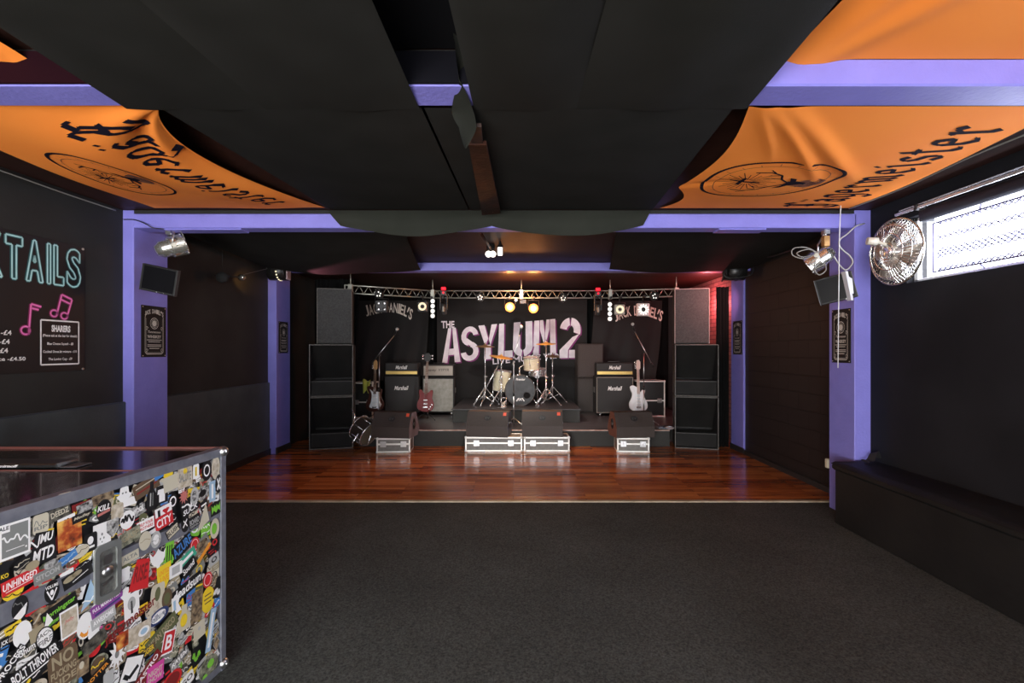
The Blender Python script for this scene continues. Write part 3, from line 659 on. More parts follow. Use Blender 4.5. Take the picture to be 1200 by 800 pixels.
# ---------------------------------------------------------------- amplifiers
def halfstack(lab_head,lab_cab,x,y,z,w,brand,panel,cabm,script=True,hcab=.755,rz=0,grp=True,dim=False,pip=blk,tone=None):
    c=thing('guitar_cabinet',lab_cab,'speaker',(x,y,z),None,True)
    mb=MB(); mb.box((-w/2,0,.05),(w/2,.36,.05+hcab),.014); mb.build('cabinet',[tolex],c)
    mb=MB(); mb.box((-w/2+.028,-.008,.078),(w/2-.028,.004,.05+hcab-.028),.004); mb.build('grille_cloth',[cabm],c)
    mb=MB(); t=.006
    for (a,b,c_,d) in ((-w/2+.022,-w/2+.030,.072,.05+hcab-.022),(w/2-.030,w/2-.022,.072,.05+hcab-.022)): mb.box((a,-.010,c_),(b,.002,d),.001)
    mb.box((-w/2+.022,-.010,.072),(w/2-.022,.002,.080),.001); mb.box((-w/2+.022,-.010,.05+hcab-.030),(w/2-.022,.002,.05+hcab-.022),.001)
    mb.build('piping',[pip],c)
    if script:
        mb=MB(); mb.text(brand,lambda u,v:(u,-.012,v),-.145,.05+hcab*.62,.145,.05+hcab*.62+.085,0,.02,.35); mb.build('logo',[white_mat],c)
    for sx in (-1,1):
        mb=MB(); mb.cyl((sx*(w/2-.08),.05,.025),(sx*(w/2-.08)+.03,.05,.025),.024); mb.box((sx*(w/2-.08)-.005,.03,.035),(sx*(w/2-.08)+.035,.07,.055)); mb.build('castor',[steel],c)
        mb=MB(); mb.box((sx*w/2-.003,.10,.05+hcab*.55),(sx*w/2+.003,.26,.05+hcab*.70),.004); mb.build('side_handle',[steel],c)
    c.rotation_euler.z=rz
    hz=z+.05+hcab; hh=.275
    h=thing('amplifier_head',lab_head,'amplifier',(x,y,hz+.012),None,True); hw=w*.96
    mb=MB(); mb.box((-hw/2,0,0),(hw/2,.27,hh-.02),.012); mb.build('case',[tolex],h)
    if script:
        mb=MB(); mb.box((-hw/2+.025,-.006,.10),(hw/2-.025,.004,hh-.045),.003); mb.build('grille_cloth',[grille_blk],h)
        mb=MB(); mb.box((-hw/2+.015,-.009,.022),(hw/2-.015,.004,.085),.003); mb.build('control_panel',[panel],h)
        mb=MB(); mb.text(brand,lambda u,v:(u,-.010,v),-.12,.125,.12,.20,0,.02,.35); mb.build('logo',[white_mat],h)
        for k in range(7):
            mb=MB(); mb.cyl((-hw/2+.10+k*(hw-.25)/6,-.009,.053),(-hw/2+.10+k*(hw-.25)/6,-.024,.053),.013); mb.build('knob',[gold],h)
    else:
        mb=MB(); mb.box((-hw/2+.02,-.008,.03),(hw/2-.02,.004,hh-.05),.003); mb.build('control_panel',[panel],h)
        mb=MB(); mb.text(brand,lambda u,v:(u,-.012,v),-.25,.10,.22,.17,0,.02,.25); mb.build('logo',[mat('dark_brown_print',(.05,.035,.025),.5)],h)
    mb=MB(); mb.tube([(-.12,.13,hh-.02),(-.11,.13,hh+.005),(.11,.13,hh+.005),(.12,.13,hh-.02)],.009); mb.build('carry_handle',[blk],h)
    for sx in (-1,1): mb=MB(); mb.cyl((sx*(hw/2-.06),.05,-.012),(sx*(hw/2-.06),.05,0),.014); mb.build('foot',[blk],h)
    h.rotation_euler.z=rz
halfstack('black amplifier head with white script logo and gold panel, on the left cabinet','black guitar cabinet with white script logo, beside the red bass',P(470.5,0,9.7).x,9.7,ZS,.70,'Marshall',gold,grille_blk)
halfstack('black amplifier head with white script logo and gold panel, on the right cabinet','black guitar cabinet with white script logo, piped in cream, beside the right-hand white guitar',P(720.5,0,9.6).x,9.6,ZS,.77,'Marshall',gold,grille_blk,pip=mat('cream_piping',(.30,.27,.22),.6))
halfstack('amplifier head with a silver-brown front and dark lettering, behind the red bass','guitar cabinet with silver-grey grille cloth behind the red bass',P(513,0,9.75).x+.01,9.75,ZS,.66,'Peavey  VYPYR',mat('brown_silver_faceplate',(.20,.17,.14),.4,.4),mat('silver_grille_cloth',(.22,.22,.19),.7,noise=(14,(.30,.30,.27),5)),script=False,hcab=.72)
# stacked dark cabinets behind right guitar cabinet
for k in range(2):
    T=thing('dark_cabinet',['lower dark brown speaker cabinet standing between the banner and the right amplifier','upper dark brown speaker cabinet stacked behind the right amplifier'][k],'speaker',(P(692,0,10.2).x,10.2,ZS+k*.735),'dark cabinets stacked on the right of the stage',True)
    mb=MB(); mb.box((-.275,0,0),(.275,.5,.73),.01); mb.build('cabinet',[mat('dark_brown_carpet',(.035,.027,.024),.85,bump=(200,.4))],T)
    mb=MB(); mb.box((-.25,-.008,.03),(.25,.004,.70),.004); mb.build('grille',[mat('dark_brown_grille',(.045,.034,.030),.7,noise=(90,(.03,.022,.02),2))],T)
# rack cases
def rack(label,x,y,z,w,h,d,grp=None):
    T=flightcase(label,w,h,d,x,y,z,0,blk,'rack_case',2,.55,grp); return T
rack('upright black rack case with metal edges and latches, right of the white guitar',P(763,0,9.5).x,9.5,ZS,.56,.72,.45)
T=rack('small black rack case with dull metal edges behind the left speaker stack',P(425,0,9.3).x,9.3,ZS,.40,.70,.4)
# ================================================================== INSTRUMENTS
def smoothpoly(pts,n=6,closed=True):
    out=[]; N=len(pts)
    for i in range(N):
        p0,p1,p2,p3=[Vector((*pts[(i+k)%N],0)) for k in (-1,0,1,2)]
        for k in range(n):
            t=k/n; q=.5*((2*p1)+(-p0+p2)*t+(2*p0-5*p1+4*p2-p3)*t*t+(-p0+3*p1-3*p2+p3)*t**3); out.append((q.x,q.y))
    return out
strat=[(-.02,.42),(-.05,.44),(-.105,.46),(-.15,.44),(-.145,.38),(-.115,.30),(-.13,.22),(-.17,.13),(-.16,.03),(-.09,-.02),(0,-.03),(.09,-.02),(.165,.04),(.17,.13),(.13,.21),(.115,.28),(.13,.35),(.125,.39),(.085,.385),(.045,.34),(.02,.33)]
sg=[(-.03,.325),(-.055,.335),(-.085,.375),(-.118,.385),(-.132,.345),(-.125,.28),(-.122,.22),(-.150,.15),(-.158,.06),(-.11,-.01),(0,-.035),(.11,-.01),(.158,.06),(.150,.15),(.122,.22),(.125,.28),(.132,.345),(.118,.38),(.085,.37),(.055,.335),(.03,.325)]
def guitar(name,label,body,bm,neckL,neck_m,head_m,loc,lean,rz,roll=0,pg=None,bass=False):
    T=thing(name,label,'guitar',loc,None,True)
    mb=MB(); mb.prism(smoothpoly(body,5),-.022,.022,'y'); mb.build('body',[bm],T)
    if pg: mb=MB(); mb.prism(smoothpoly([(-.10,.40),(-.06,.30),(-.07,.16),(-.10,.06),(0,.03),(.09,.04),(.13,.10),(.09,.2),(.09,.33),(.04,.34),(-.03,.34)],4),-.026,-.021,'y'); mb.build('pickguard',[pg],T)
    z0=.30; z1=z0+neckL
    mb=MB(); mb.prism([(-.028,z0),(.028,z0),(.022,z1),(-.022,z1)],-.034,-.014,'y'); mb.build('neck',[neck_m],T)
    fr=MB()
    for k in range(18):
        z=z1-neckL*(1-2**(-k/12))*1.05
        if z>z0: fr.box((-.024,-.036,z),(.024,-.033,z+.003),.0005)
    fr.build('frets',[steel],T)
    mb=MB()
    hd=[(-.022,z1),(.022,z1),(.045,z1+.03),(.045,z1+.15),(.02,z1+.19),(-.025,z1+.18),(-.035,z1+.04)] if not bass else [(-.022,z1),(.022,z1),(.06,z1+.05),(.055,z1+.13),(.02,z1+.17),(-.02,z1+.17),(-.055,z1+.13),(-.06,z1+.05)]
    mb.prism(hd,-.028,-.012,'y'); mb.build('headstock',[head_m],T)
    n=4 if bass else 6
    for k in range(n):
        mb=MB()
        if bass: s=-1 if k%2 else 1; z=z1+.06+.06*(k//2); mb.cyl((s*.03,-.02,z),(s*.085,-.02,z),.006); mb.box((s*.085,-.03,z-.018),(s*.105,-.01,z+.018),.004)
        else: z=z1+.035+.023*k; mb.cyl((-.03,-.02,z),(-.055,-.02,z),.004); mb.ball((-.058,-.02,z),.009,8)
        mb.build('tuning_peg',[chrome],T)
    for zz in ((.10,.17) if bass else (.10,.16,.22)):
        mb=MB(); mb.box((-.042,-.036,zz),(.042,-.022,zz+.022),.004); mb.build('pickup',[chrome if bass else white_mat],T)
    mb=MB(); mb.box((-.045,-.040,.035),(.045,-.022,.065),.004); mb.build('bridge',[chrome],T)
    mb=MB(); ns=4 if bass else 6
    for k in range(ns):
        u=(k-(ns-1)/2)/(ns-1); mb.cyl((u*.05,-.040,.05),(u*.034,-.037,z1+.02),.0012,n=4)
    mb.build('strings',[steel],T)
    for k,(a,b) in enumerate(((.10,.06),(.125,.10),(.08,.02))[:3]):
        mb=MB(); mb.cyl((a,-.022,b),(a,-.040,b),.011); mb.build('knob',[chrome if bass else white_mat],T)
    T.rotation_euler=(lean,roll,rz); return T
def gstand(label,x,y,z):
    T=thing('guitar_stand',label,'stand',(x,y,z),'tripod guitar stands',True)
    mb=MB(); mb.cyl((0,.10,.08),(0,.16,.62),.010); mb.build('upright',[blk],T)
    for a in (-60,60,180):
        mb=MB(); q=Vector((math.sin(R(a))*.22,-.02+math.cos(R(a-0))*-.20+.06,.01)); mb.tube([(0,.11,.14),q],.009); mb.ball((q.x,q.y,.012),.012,8); mb.build('leg',[blk],T)
    for s in (-1,1):
        mb=MB(); mb.tube([(0,.11,.17),(s*.09,.07,.17),(s*.09,-.07,.17),(s*.09,-.085,.20)],.009); mb.build('cradle_arm',[blk],T)
    return T
rosew=mat('rosewood',(.10,.045,.022),.45); maple=mat('maple_headstock',(.48,.28,.11),.4); whitegl=mat('white_gloss_guitar',(.75,.78,.80),.25,coat=.5); redgl=mat('cherry_red_gloss',(.12,.002,.004),.25,coat=.2)
dkburst=mat('dark_sunburst',(.06,.018,.012),.3,coat=.4)
def gpos(px,d): return P(px,0,d).x
guitar('electric_guitar','white-fronted guitar with maple headstock standing by the left microphone stand',strat,dkburst,.46,rosew,maple,(gpos(439.5,9.0),9.0,ZS+.20),R(-9),R(-6),R(-3),whitegl)
gstand('black tripod stand holding the left-hand white guitar',gpos(439.5,9.0),9.0,ZS)
guitar('bass_guitar','cherry red double-cutaway bass guitar propped in front of the silver-grilled cabinet',sg,redgl,.62,rosew,blk,(gpos(498.5,9.1),9.1,ZS+.19),R(-9),0,R(1),None,True)
gstand('black tripod stand holding the red bass guitar',gpos(498.5,9.1),9.1,ZS)
guitar('electric_guitar','white guitar on a stand in front of the right rack case, pale headstock',strat,whitegl,.46,mat('pale_maple_neck',(.55,.42,.36),.4),mat('pale_maple_headstock',(.68,.55,.48),.4),(gpos(748,9.0),9.0,ZS+.20),R(-9),R(4),R(2),whitegl)
gstand('black tripod stand holding the right-hand white guitar',gpos(748,9.0),9.0,ZS)
T=thing('green_cloth','small yellow-green cloth lying over the rack case by the left guitar','cloth',(gpos(430.5,9.2),9.15,.9),None,True)
mb=MB(); mb.grid(lambda u,v:Vector(((u-.5)*.16*(1-.3*v),-.02*math.sin(9*u)-.03*v,.12-.22*v+.03*math.sin(7*u+v*4))),14,10); mb.build('folded_cloth',[mat('yellow_green_cloth',(.38,.42,.07),.8)],T)

# microphone stands
def micstand(label,base,top,b0,b1,grp='boom microphone stands on the stage'):
    "base/top of the pole, boom from b0 (tail) to b1 (microphone)"
    T=thing('microphone_stand',label,'stand',base,grp)
    base=Vector(base); top=Vector(top); b0=Vector(b0); b1=Vector(b1)
    mb=MB(); mb.cyl(base+Vector((0,0,.12)),base.lerp(top,.5),.012); mb.cyl(base.lerp(top,.5),top,.008); mb.build('pole',[steel],T)
    mb=MB(); k=base.lerp(top,.5); mb.cyl(k-Vector((0,0,.04)),k+Vector((0,0,.04)),.018); mb.build('clutch',[blk],T)
    for a in (90,210,330):
        q=base+Vector((.26*math.cos(R(a)),.26*math.sin(R(a)),.012)); mb=MB(); mb.cyl(base+Vector((0,0,.17)),q,.009); mb.ball(q,.014,8); mb.build('leg',[steel],T)
    mb=MB(); mb.cyl(b0,b1,.0075); mb.build('boom',[steel],T)
    mb=MB(); mb.cyl(b0,b0.lerp(b1,.12),.014); mb.build('counterweight',[blk],T)
    mb=MB(); mb.cyl(top+Vector((-.02,0,0)),top+Vector((.02,0,0)),.022); mb.build('boom_joint',[blk],T)
    dr=(b1-b0).normalized(); hd=(dr+Vector((0,-.9,.1))).normalized()
    m=MB(); m.cyl(b1,b1+hd*.15,.013,.022); g=m.build('microphone',[blk_plastic],T)
    m=MB(); m.ball(b1+hd*.17,.030,14); m.build('microphone_grille',[mat('mic_grille_metal',(.75,.74,.72),.3,.8,bump=(600,.5))],g)
    return T
micstand('chrome boom microphone stand at the left, boom rising rightwards under the arched lettering',P(444.5,0,8.6)*1 if False else (P(444.5,0,8.6).x,8.6,ZS),P(444.5,416,8.6),P(435,426,8.55),P(462,393,8.6))
micstand('tall straight microphone stand in the centre at the stage front, reaching over the drums',(P(602,0,8.15).x,8.15,ZS),P(602,421,8.15),P(600,430,8.15),P(609,392,8.15))
micstand('boom microphone stand at the right, boom pointing up left over the rack case',(P(754.5,0,8.6).x,8.6,ZS),P(754.5,412,8.6),P(766,430,8.55),P(743.5,388,8.6))

# ---------------------------------------------------------------- drum kit (each instrument stands on its own)
ZR=.52
cream_sp=mat('cream_sparkle_shell',(.55,.48,.32),.25,noise=(60,(.72,.66,.50),3),coat=.5)
head_w=mat('coated_drum_head',(.55,.55,.53),.6); head_d=mat('grey_black_drum_head',(.016,.017,.018),.4,spec=.3,noise=(10,(.034,.035,.038),5))
def drum(name,label,c,axis,r,h,shell,top,n_lugs=8,bottom=None,grp=None,hoopm=None):
    T=thing(name,label,'drum',(c[0],c[1],c[2]),grp)
    c=Vector(c); ax=Vector(axis).normalized(); u=ax.orthogonal().normalized(); w=ax.cross(u)
    mb=MB(); mb.lathe([(r,0),(r,h)],c,ax,36); mb.build('shell',[shell],T)
    for nm,t,m_ in (('head',h,top),('resonant_head',0,bottom or top)):
        mb=MB(); mb.lathe([(0,t),(r*.995,t)],c,ax,36); mb.build(nm,[m_],T,recalc=False)
        mb=MB(); mb.tube([c+ax*t+(u*math.cos(TAU*i/36)+w*math.sin(TAU*i/36))*(r+.006) for i in range(36)],.010,6,closed=True); mb.build('hoop',[hoopm or chrome],T)
    for k in range(n_lugs):
        a=TAU*(k+.5)/n_lugs; o=(u*math.cos(a)+w*math.sin(a))
        mb=MB(); mb.cyl(c+o*(r+.012)+ax*.0,c+o*(r+.012)+ax*h,.0035,n=6); mb.cyl(c+o*(r+.010)+ax*(h*.5-.03),c+o*(r+.010)+ax*(h*.5+.03),.011,n=8); mb.build('lug',[chrome],T)
    return T,c,ax
# bass drum, front head towards the hall
bx=P(609.5,0,9.25).x
T,c,ax=drum('bass_drum','bass drum with dark lettered front head and round port hole, middle of the riser',(bx,9.25,ZR+.295),(0,1,0),.285,.42,cream_sp,head_w,10,head_d,hoopm=mat('dark_wooden_hoop',(.05,.045,.04),.4))
mb=MB(); yy=9.25-.004
mb.text('Premier',lambda x,z:(x,yy,z),bx-.08,ZR+.49,bx+.10,ZR+.535,0,.02,.2)
mb.text('IX',lambda x,z:(x,yy,z),bx-.03,ZR+.10,bx+.04,ZR+.15,0,.03); mb.stroke([(bx-.07,ZR+.09),(bx-.03,ZR+.15)],lambda x,z:(x,yy,z),.02,0); mb.stroke([(bx+.08,ZR+.09),(bx+.04,ZR+.15)],lambda x,z:(x,yy,z),.02,0)
mb.build('lettering',[white_mat],T,recalc=False)
mb=MB(); mb.lathe([(0,0),(.062,0)],(bx+.13,9.25-.006,ZR+.20),(0,1,0),24); mb.build('port_hole',[mat('pure_black',(.001,.001,.001),1)],T,recalc=False)
mb=MB(); mb.tube([(bx+.13+.065*math.cos(TAU*i/24),9.243,ZR+.20+.065*math.sin(TAU*i/24)) for i in range(24)],.006,6,closed=True); mb.build('port_ring',[blk],T)
for s in (-1,1): mb=MB(); mb.cyl((bx+s*.23,9.35,ZR+.15),(bx+s*.36,9.22,ZR+.008),.009); mb.ball((bx+s*.36,9.22,ZR+.012),.014,8); mb.build('spur',[chrome],T)
mb=MB(); mb.cyl((bx-.01,9.45,ZR+.57),(bx-.01,9.45,ZR+.74),.013); mb.build('tom_post',[chrome],T)
tx=P(623.5,0,9.5).x
T,c,ax=drum('rack_tom','cream sparkle rack tom mounted over the right of the bass drum',(tx,9.5,ZR+.70),(-.05,-.14,1),.155,.24,cream_sp,head_w,6)
mb=MB(); mb.tube([(bx-.01,9.45,ZR+.735),(bx+.03,9.46,ZR+.76),(tx-.155,9.5,ZR+.80)],.011); mb.build('mount_arm',[chrome],T)
fx=P(587,0,9.65).x
T,c,ax=drum('floor_tom','cream sparkle floor tom on chrome legs, left of the bass drum',(fx,9.72,ZR+.26),(.10,-.04,1),.165,.40,cream_sp,head_w,6)
for a in (200,320,80):
    q=Vector((fx+.185*math.cos(R(a)),9.72+.185*math.sin(R(a)),ZR+.01)); mb=MB(); mb.cyl(q+Vector((.02,0,.42)),q,.007); mb.ball(q,.012,8); mb.build('leg',[chrome],T)
sx=P(630,0,9.75).x
T,c,ax=drum('snare_drum','snare drum on a chrome stand, right of the bass drum',(sx,9.85,ZR+.56),(.0,-.1,1),.17,.14,chrome,head_w,8)
mb=MB(); mb.cyl((sx,9.85,ZR+.2),(sx,9.85,ZR+.55),.012)
for a in (30,150,270): mb.cyl((sx,9.85,ZR+.30),(sx+.24*math.cos(R(a)),9.85+.24*math.sin(R(a)),ZR+.01),.008); mb.cyl((sx,9.85,ZR+.50),(sx+.16*math.cos(R(a)),9.85+.16*math.sin(R(a)),ZR+.56),.008)
mb.build('stand',[chrome],T)
T=thing('drum_throne','round black drum stool almost hidden behind the kit','stool',(P(607,0,10.2).x,10.2,ZR))
sx2=P(607,0,10.2).x
mb=MB(); mb.lathe([(0,.44),(.15,.44),(.17,.46),(.17,.50),(.15,.52),(0,.525)],(sx2,10.2,ZR)); mb.build('seat',[blk],T)
mb=MB(); mb.cyl((sx2,10.2,ZR+.15),(sx2,10.2,ZR+.45),.014); mb.build('post',[chrome],T)
for a in (30,150,270): mb=MB(); mb.cyl((sx2,10.2,ZR+.25),(sx2+.22*math.cos(R(a)),10.2+.22*math.sin(R(a)),ZR+.01),.009); mb.build('leg',[chrome],T)

brass=mat('bronze_cymbal',(.95,.50,.12),.35,.55); brass_d=mat('dull_bronze_cymbal',(.35,.22,.10),.35,.7)
def cymbal(label,px,py,d,r,tilt,m_,name='cymbal_stand',hat=False,dia=(None),foot=None):
    top=P(px,py,d); base=Vector((top.x,d,ZR))
    T=thing(name,label,'cymbal stand',base,'cymbal stands round the drum kit')
    mb=MB(); mb.cyl(base+Vector((0,0,.10)),base+Vector((0,0,.55)),.014); mb.cyl(base+Vector((0,0,.55)),top,.010); mb.build('pole',[chrome],T)
    for zz in (.55,.30): mb=MB(); mb.cyl(base+Vector((0,0,zz-.025)),base+Vector((0,0,zz+.025)),.022); mb.cyl(base+Vector((0,0,zz)),base+Vector((.05,0,zz)),.007); mb.build('collar',[chrome],T)
    for a in (90,210,330):
        o=Vector((math.cos(R(a+15)),math.sin(R(a+15)),0))
        mb=MB()
        for s in (-1,1):
            k=Vector((-o.y,o.x,0))*.010*s; mb.cyl(base+Vector((0,0,.34))+k,base+o*.29+Vector((0,0,.015))+k,.006)
        mb.cyl(base+Vector((0,0,.10)),base+o*.15+Vector((0,0,.18)),.005); mb.ball(base+o*.29+Vector((0,0,.014)),.018,8); mb.build('leg',[chrome],T)
    ax=Vector((math.sin(tilt),-.10,math.cos(tilt)))
    pr=[(0,.030),(.022,.028),(.045,.008),(r*.5,-.001),(r,-.016),(r,-.018),(r*.5,-.003),(.03,.006),(0,.02)]
    mb=MB(); mb.lathe(pr,top,ax,40); cy=mb.build('cymbal',[m_],T)
    if hat: mb=MB(); mb.lathe([(a,-b-.012) for a,b in pr],top,ax,40); mb.build('cymbal',[m_],T)
    mb=MB(); mb.cyl(top,top+ax.normalized()*.07,.006); mb.cyl(top+ax.normalized()*.035,top+ax.normalized()*.06,.014); mb.build('wing_nut',[chrome],T)
    return T
cymbal('tall cymbal stand at the left of the kit with a thin dark cymbal',568.5,405,9.55,.19,.04,brass_d)
cymbal('cymbal stand over the floor tom with a bright gold cymbal tilted right',587.5,417.5,9.40,.235,.16,brass)
cymbal('tall cymbal stand right of the rack tom with a gold cymbal',640,402,9.35,.205,-.02,brass)
cymbal('hi-hat stand at the far right of the kit, beyond the tall gold cymbal',647.5,417,9.9,.15,.02,brass_d,'hi_hat_stand',True)
T=thing('microphone_stand','short slanting boom stand propped at the left of the drum kit','stand',(P(567,0,9.3).x,9.3,ZR),'boom microphone stands on the stage')
a=P(584.5,427,9.45); b=P(568.5,456,9.35); c_=Vector((P(567,0,9.3).x,9.3,ZR))
mb=MB(); mb.cyl(a,b,.012); mb.build('boom',[chrome],T); mb=MB(); mb.cyl(c_+Vector((0,0,.1)),b+Vector((0,0,.03)),.012); mb.build('pole',[chrome],T)
for q in (20,140,260): mb=MB(); mb.cyl(c_+Vector((0,0,.2)),c_+Vector((.25*math.cos(R(q)),.25*math.sin(R(q)),.012)),.009); mb.build('leg',[steel],T)
m=MB(); m.cyl(a,a+Vector((.06,-.05,-.05)),.016,.024); m.build('microphone',[blk_plastic],T)
# bass drum pedal
T=thing('drum_pedal','small chrome pedal lying on the riser left of the bass drum','pedal',(P(590,0,9.1).x,9.1,ZR),None,True)
mb=MB(); mb.box((-.05,-.12,0),(.05,.14,.012)); mb.build('base_plate',[chrome],T)
mb=MB(); mb.prism([(-.10,.02),(.10,.07),(.10,.08),(-.10,.03)],-.035,.035,'x'); mb.build('footboard',[chrome],T)
mb=MB(); mb.cyl((-.05,.12,.01),(-.05,.12,.16),.008); mb.cyl((.05,.12,.01),(.05,.12,.16),.008); mb.cyl((-.05,.12,.16),(.05,.12,.16),.008); mb.build('frame',[chrome],T)
# spare floor tom lying by the left stack
c0=Vector((P(428,0,7.75).x,7.72,.30)); ax=Vector((.80,-.35,-.42))
T,c,axn=drum('spare_drum','dark floor tom lying tipped on its side by the left speaker stack, chrome legs out',c0-ax.normalized()*.12,ax,.195,.24,mat('dark_drum_shell',(.03,.022,.018),.3),mat('smoked_drum_head',(.17,.14,.10),.3,noise=(7,(.24,.20,.14),4)),8)
for (pa,pb,pc) in (((438,498),(431,521),(424,522)),((424,502),(414,517),(413,519)),((412,478),(416,488),(414,497))):
    mb=MB(); mb.tube([P(*pa,7.55),P(*pb,7.5),P(*pc,7.5)],.010); mb.build('leg',[chrome],T)
T=thing('set_list','crumpled white and blue paper on the right front edge of the stage','paper',(P(779,0,8.1).x,8.1,ZS+.002),None,True)
mb=MB(); mb.grid(lambda u,v:Vector(((u-.5)*.26+.03*v,(v-.5)*.24,.012+.012*math.sin(7*u+3*v)+.01*math.sin(11*v))),14,12); mb.build('sheet',[mat('bluish_white_paper',(.6,.65,.75),.7)],T)
mb=MB(); mb.grid(lambda u,v:Vector(((u-.5)*.12-.08,(v-.5)*.16-.05,.03+.010*math.sin(9*u+3*v))),8,8); mb.build('sheet',[mat('blue_card',(.08,.12,.25),.5)],T)
# ================================================================== TRUSS AND STAGE LAMPS
truss_m=mat('aluminium_truss',(.42,.42,.36),.35,.5)
T=thing('lighting_truss','aluminium lighting truss bent in three sections across the front of the stage under the ceiling','truss',P(607,350,9.0))
def truss(a,b,h=.135):
    a=Vector(a); b=Vector(b); L=(b-a).length; n=max(4,int(L/.16)); dn=Vector((0,0,-h)); bk=(b-a).cross(Vector((0,0,1))).normalized()*-.11
    if bk.y<0: bk=-bk
    c=bk-Vector((0,0,h*.5))
    mb=MB()
    for o in (Vector(),dn): mb.cyl(a+o,b+o,.0115,n=8)
    for i in range(n):
        p=a.lerp(b,i/n); q=a.lerp(b,(i+.5)/n); r=a.lerp(b,(i+1)/n)
        mb.cyl(p+dn,q,.0045,n=6); mb.cyl(q,r+dn,.0045,n=6)
    mb.cyl(a,a+dn,.012); mb.cyl(b,b+dn,.012)
    return mb.build('truss_section',[truss_m],T)
TA,TB,TC,TD=P(404,333.5,8.12),P(507,340.5,9.0),P(715,341.5,9.0),P(795,337.5,8.62)
TB.z=TC.z=2.715; TA.z=TD.z=2.705
truss(TA,TB); truss(TB,TC); truss(TC,TD)
for p in (TA.lerp(TB,.06),TB,TB.lerp(TC,.5),TC,TC.lerp(TD,.97)):
    mb=MB(); mb.cyl(p,Vector((p.x,p.y,ZC)),.009); mb.box((p.x-.035,p.y-.035,p.z-.16),(p.x+.035,p.y+.035,p.z+.02),.005); mb.build('hanging_bracket',[truss_m],T)
def onTruss(px):
    "plan position on the truss for that column"
    X=None
    for a,b in ((TA,TB),(TB,TC),(TC,TD)):
        for k in range(101):
            p=a.lerp(b,k/100)
            e=abs(CX+p.x/p.y*F-px)
            if X is None or e<X[0]: X=(e,p.y)
    return X[1]
cool=mat('lamp_led_white',(.8,.8,.8),.3,emit=(1,.96,.86),estr=.95)
warmled=mat('lamp_warm_lit',(.8,.7,.5),.3,emit=(1,.86,.55),estr=.75)
def lampthing(name,label,px,py,dy=-.10,grp=None,cat='stage light'):
    d=onTruss(px)+dy; T=thing(name,label,cat,P(px,py,d),grp); return T,P(px,py,d),d
def hook(T,px):
    d=onTruss(px); x=(px-CX)*d/F; mb=MB(); mb.box((x-.018,d-.13,2.560),(x+.018,d+.018,2.60),.004); mb.build('hook_clamp',[blk],T)
def ledpar(label,px,py):
    T,p,d=lampthing('led_par_can',label,px,py,-.10,'small round LED cans on the truss')
    mb=MB(); mb.lathe([(0,.16),(.05,.155),(.068,.10),(.072,0),(.064,0),(.060,.02),(0,.02)],p,(0,1,0),24); mb.build('housing',[blk],T)
    mb=MB()
    for s in (-1,1): mb.cyl(p+Vector((s*.075,.06,0)),p+Vector((s*.075,.06,.10)),.006)
    mb.cyl(p+Vector((-.075,.06,.10)),p+Vector((.075,.06,.10)),.008); mb.build('yoke',[blk],T)
    hook(T,px)
    for k in range(5):
        a=TAU*k/5+PI/2; mb=MB(); mb.ball(p+Vector((.036*math.cos(a),.002,.036*math.sin(a))),.0135,10,(1,.5,1)); mb.build('led',[cool],T)
ledpar('small round lamp with ringed LEDs on the left truss section above arched lettering',443.5,344.5)
ledpar('small ringed LED lamp on the truss, left of the two orange lamps',562.5,348.5)
ledpar('small ringed LED lamp on the truss, right of the two orange lamps',660,349.5)
ledpar('small round pink-lit LED lamp at the right end of the truss by the top speaker',767.5,347)
def panel(label,px,py,w,bodym,ring,kind):
    T,p,d=lampthing('lamp_panel',label,px,py,-.06,'square stage lamps under the truss')
    k=w/2*d/F; hook(T,px)
    mb=MB(); mb.box((p.x-k,d,p.z-k),(p.x+k,d+.09,p.z+k),.015); mb.build('housing',[bodym],T)
    mb=MB(); mb.cyl(p+Vector((-k-.012,.04,0)),p+Vector((-k-.012,.04,k+.03)),.006); mb.cyl(p+Vector((k+.012,.04,0)),p+Vector((k+.012,.04,k+.03)),.006); mb.cyl(p+Vector((-k-.012,.04,k+.03)),p+Vector((k+.012,.04,k+.03)),.006)
    mb.cyl(p+Vector((0,.04,k+.03)),Vector((p.x,d+.06,2.60)),.008); mb.build('yoke',[blk],T)
    if kind=='ring':
        mb=MB(); mb.lathe([(k*.72,-.002),(k*.80,-.016),(k*.55,-.018),(k*.42,-.004)],p,(0,1,0),24); mb.build('reflector',[ring],T)
        mb=MB(); mb.ball(p+Vector((0,-.006,0)),k*.25,12); mb.build('bulb',[blk],T)
    elif kind=='four':
        for a,b in ((-.5,.5),(.5,.5),(-.5,-.5),(.5,-.5)): mb=MB(); mb.lathe([(0,-.008),(k*.2,-.004),(k*.26,-.001)],p+Vector((a*k,0,b*k)),(0,1,0),14); mb.build('lens',[ring],T)
    else:
        mb=MB()
        for i in range(12):
            t=TAU*i/12; mb.box((-.006,-.006,0),(.006,.001,.001)) if False else mb.cyl(p+Vector((k*.35*math.cos(t),-.005,k*.35*math.sin(t))),p+Vector((k*.85*math.cos(t),-.005,k*.85*math.sin(t))),.010)
        mb.build('reflector',[ring],T)
        mb=MB(); mb.lathe([(0,-.012),(k*.30,-.008),(k*.34,-.001)],p,(0,1,0),18); mb.build('lens',[blk],T)
panel('dark rounded square lamp with four lenses in front of the left arched lettering',446.5,358.5,14,mat('dark_grey_plastic',(.05,.05,.05),.4),steel,'four')
panel('black square lamp with a yellowish reflector ring, left of the left light bar',495,359,12,mat('dark_grey_plastic',(.05,.05,.05),.4),warmled,'ring')
panel('pale square lamp with a yellowish reflector, right of the right light bar',726.5,362.5,12,mat('pale_grey_lamp_panel',(.40,.38,.33),.5),warmled,'ring')
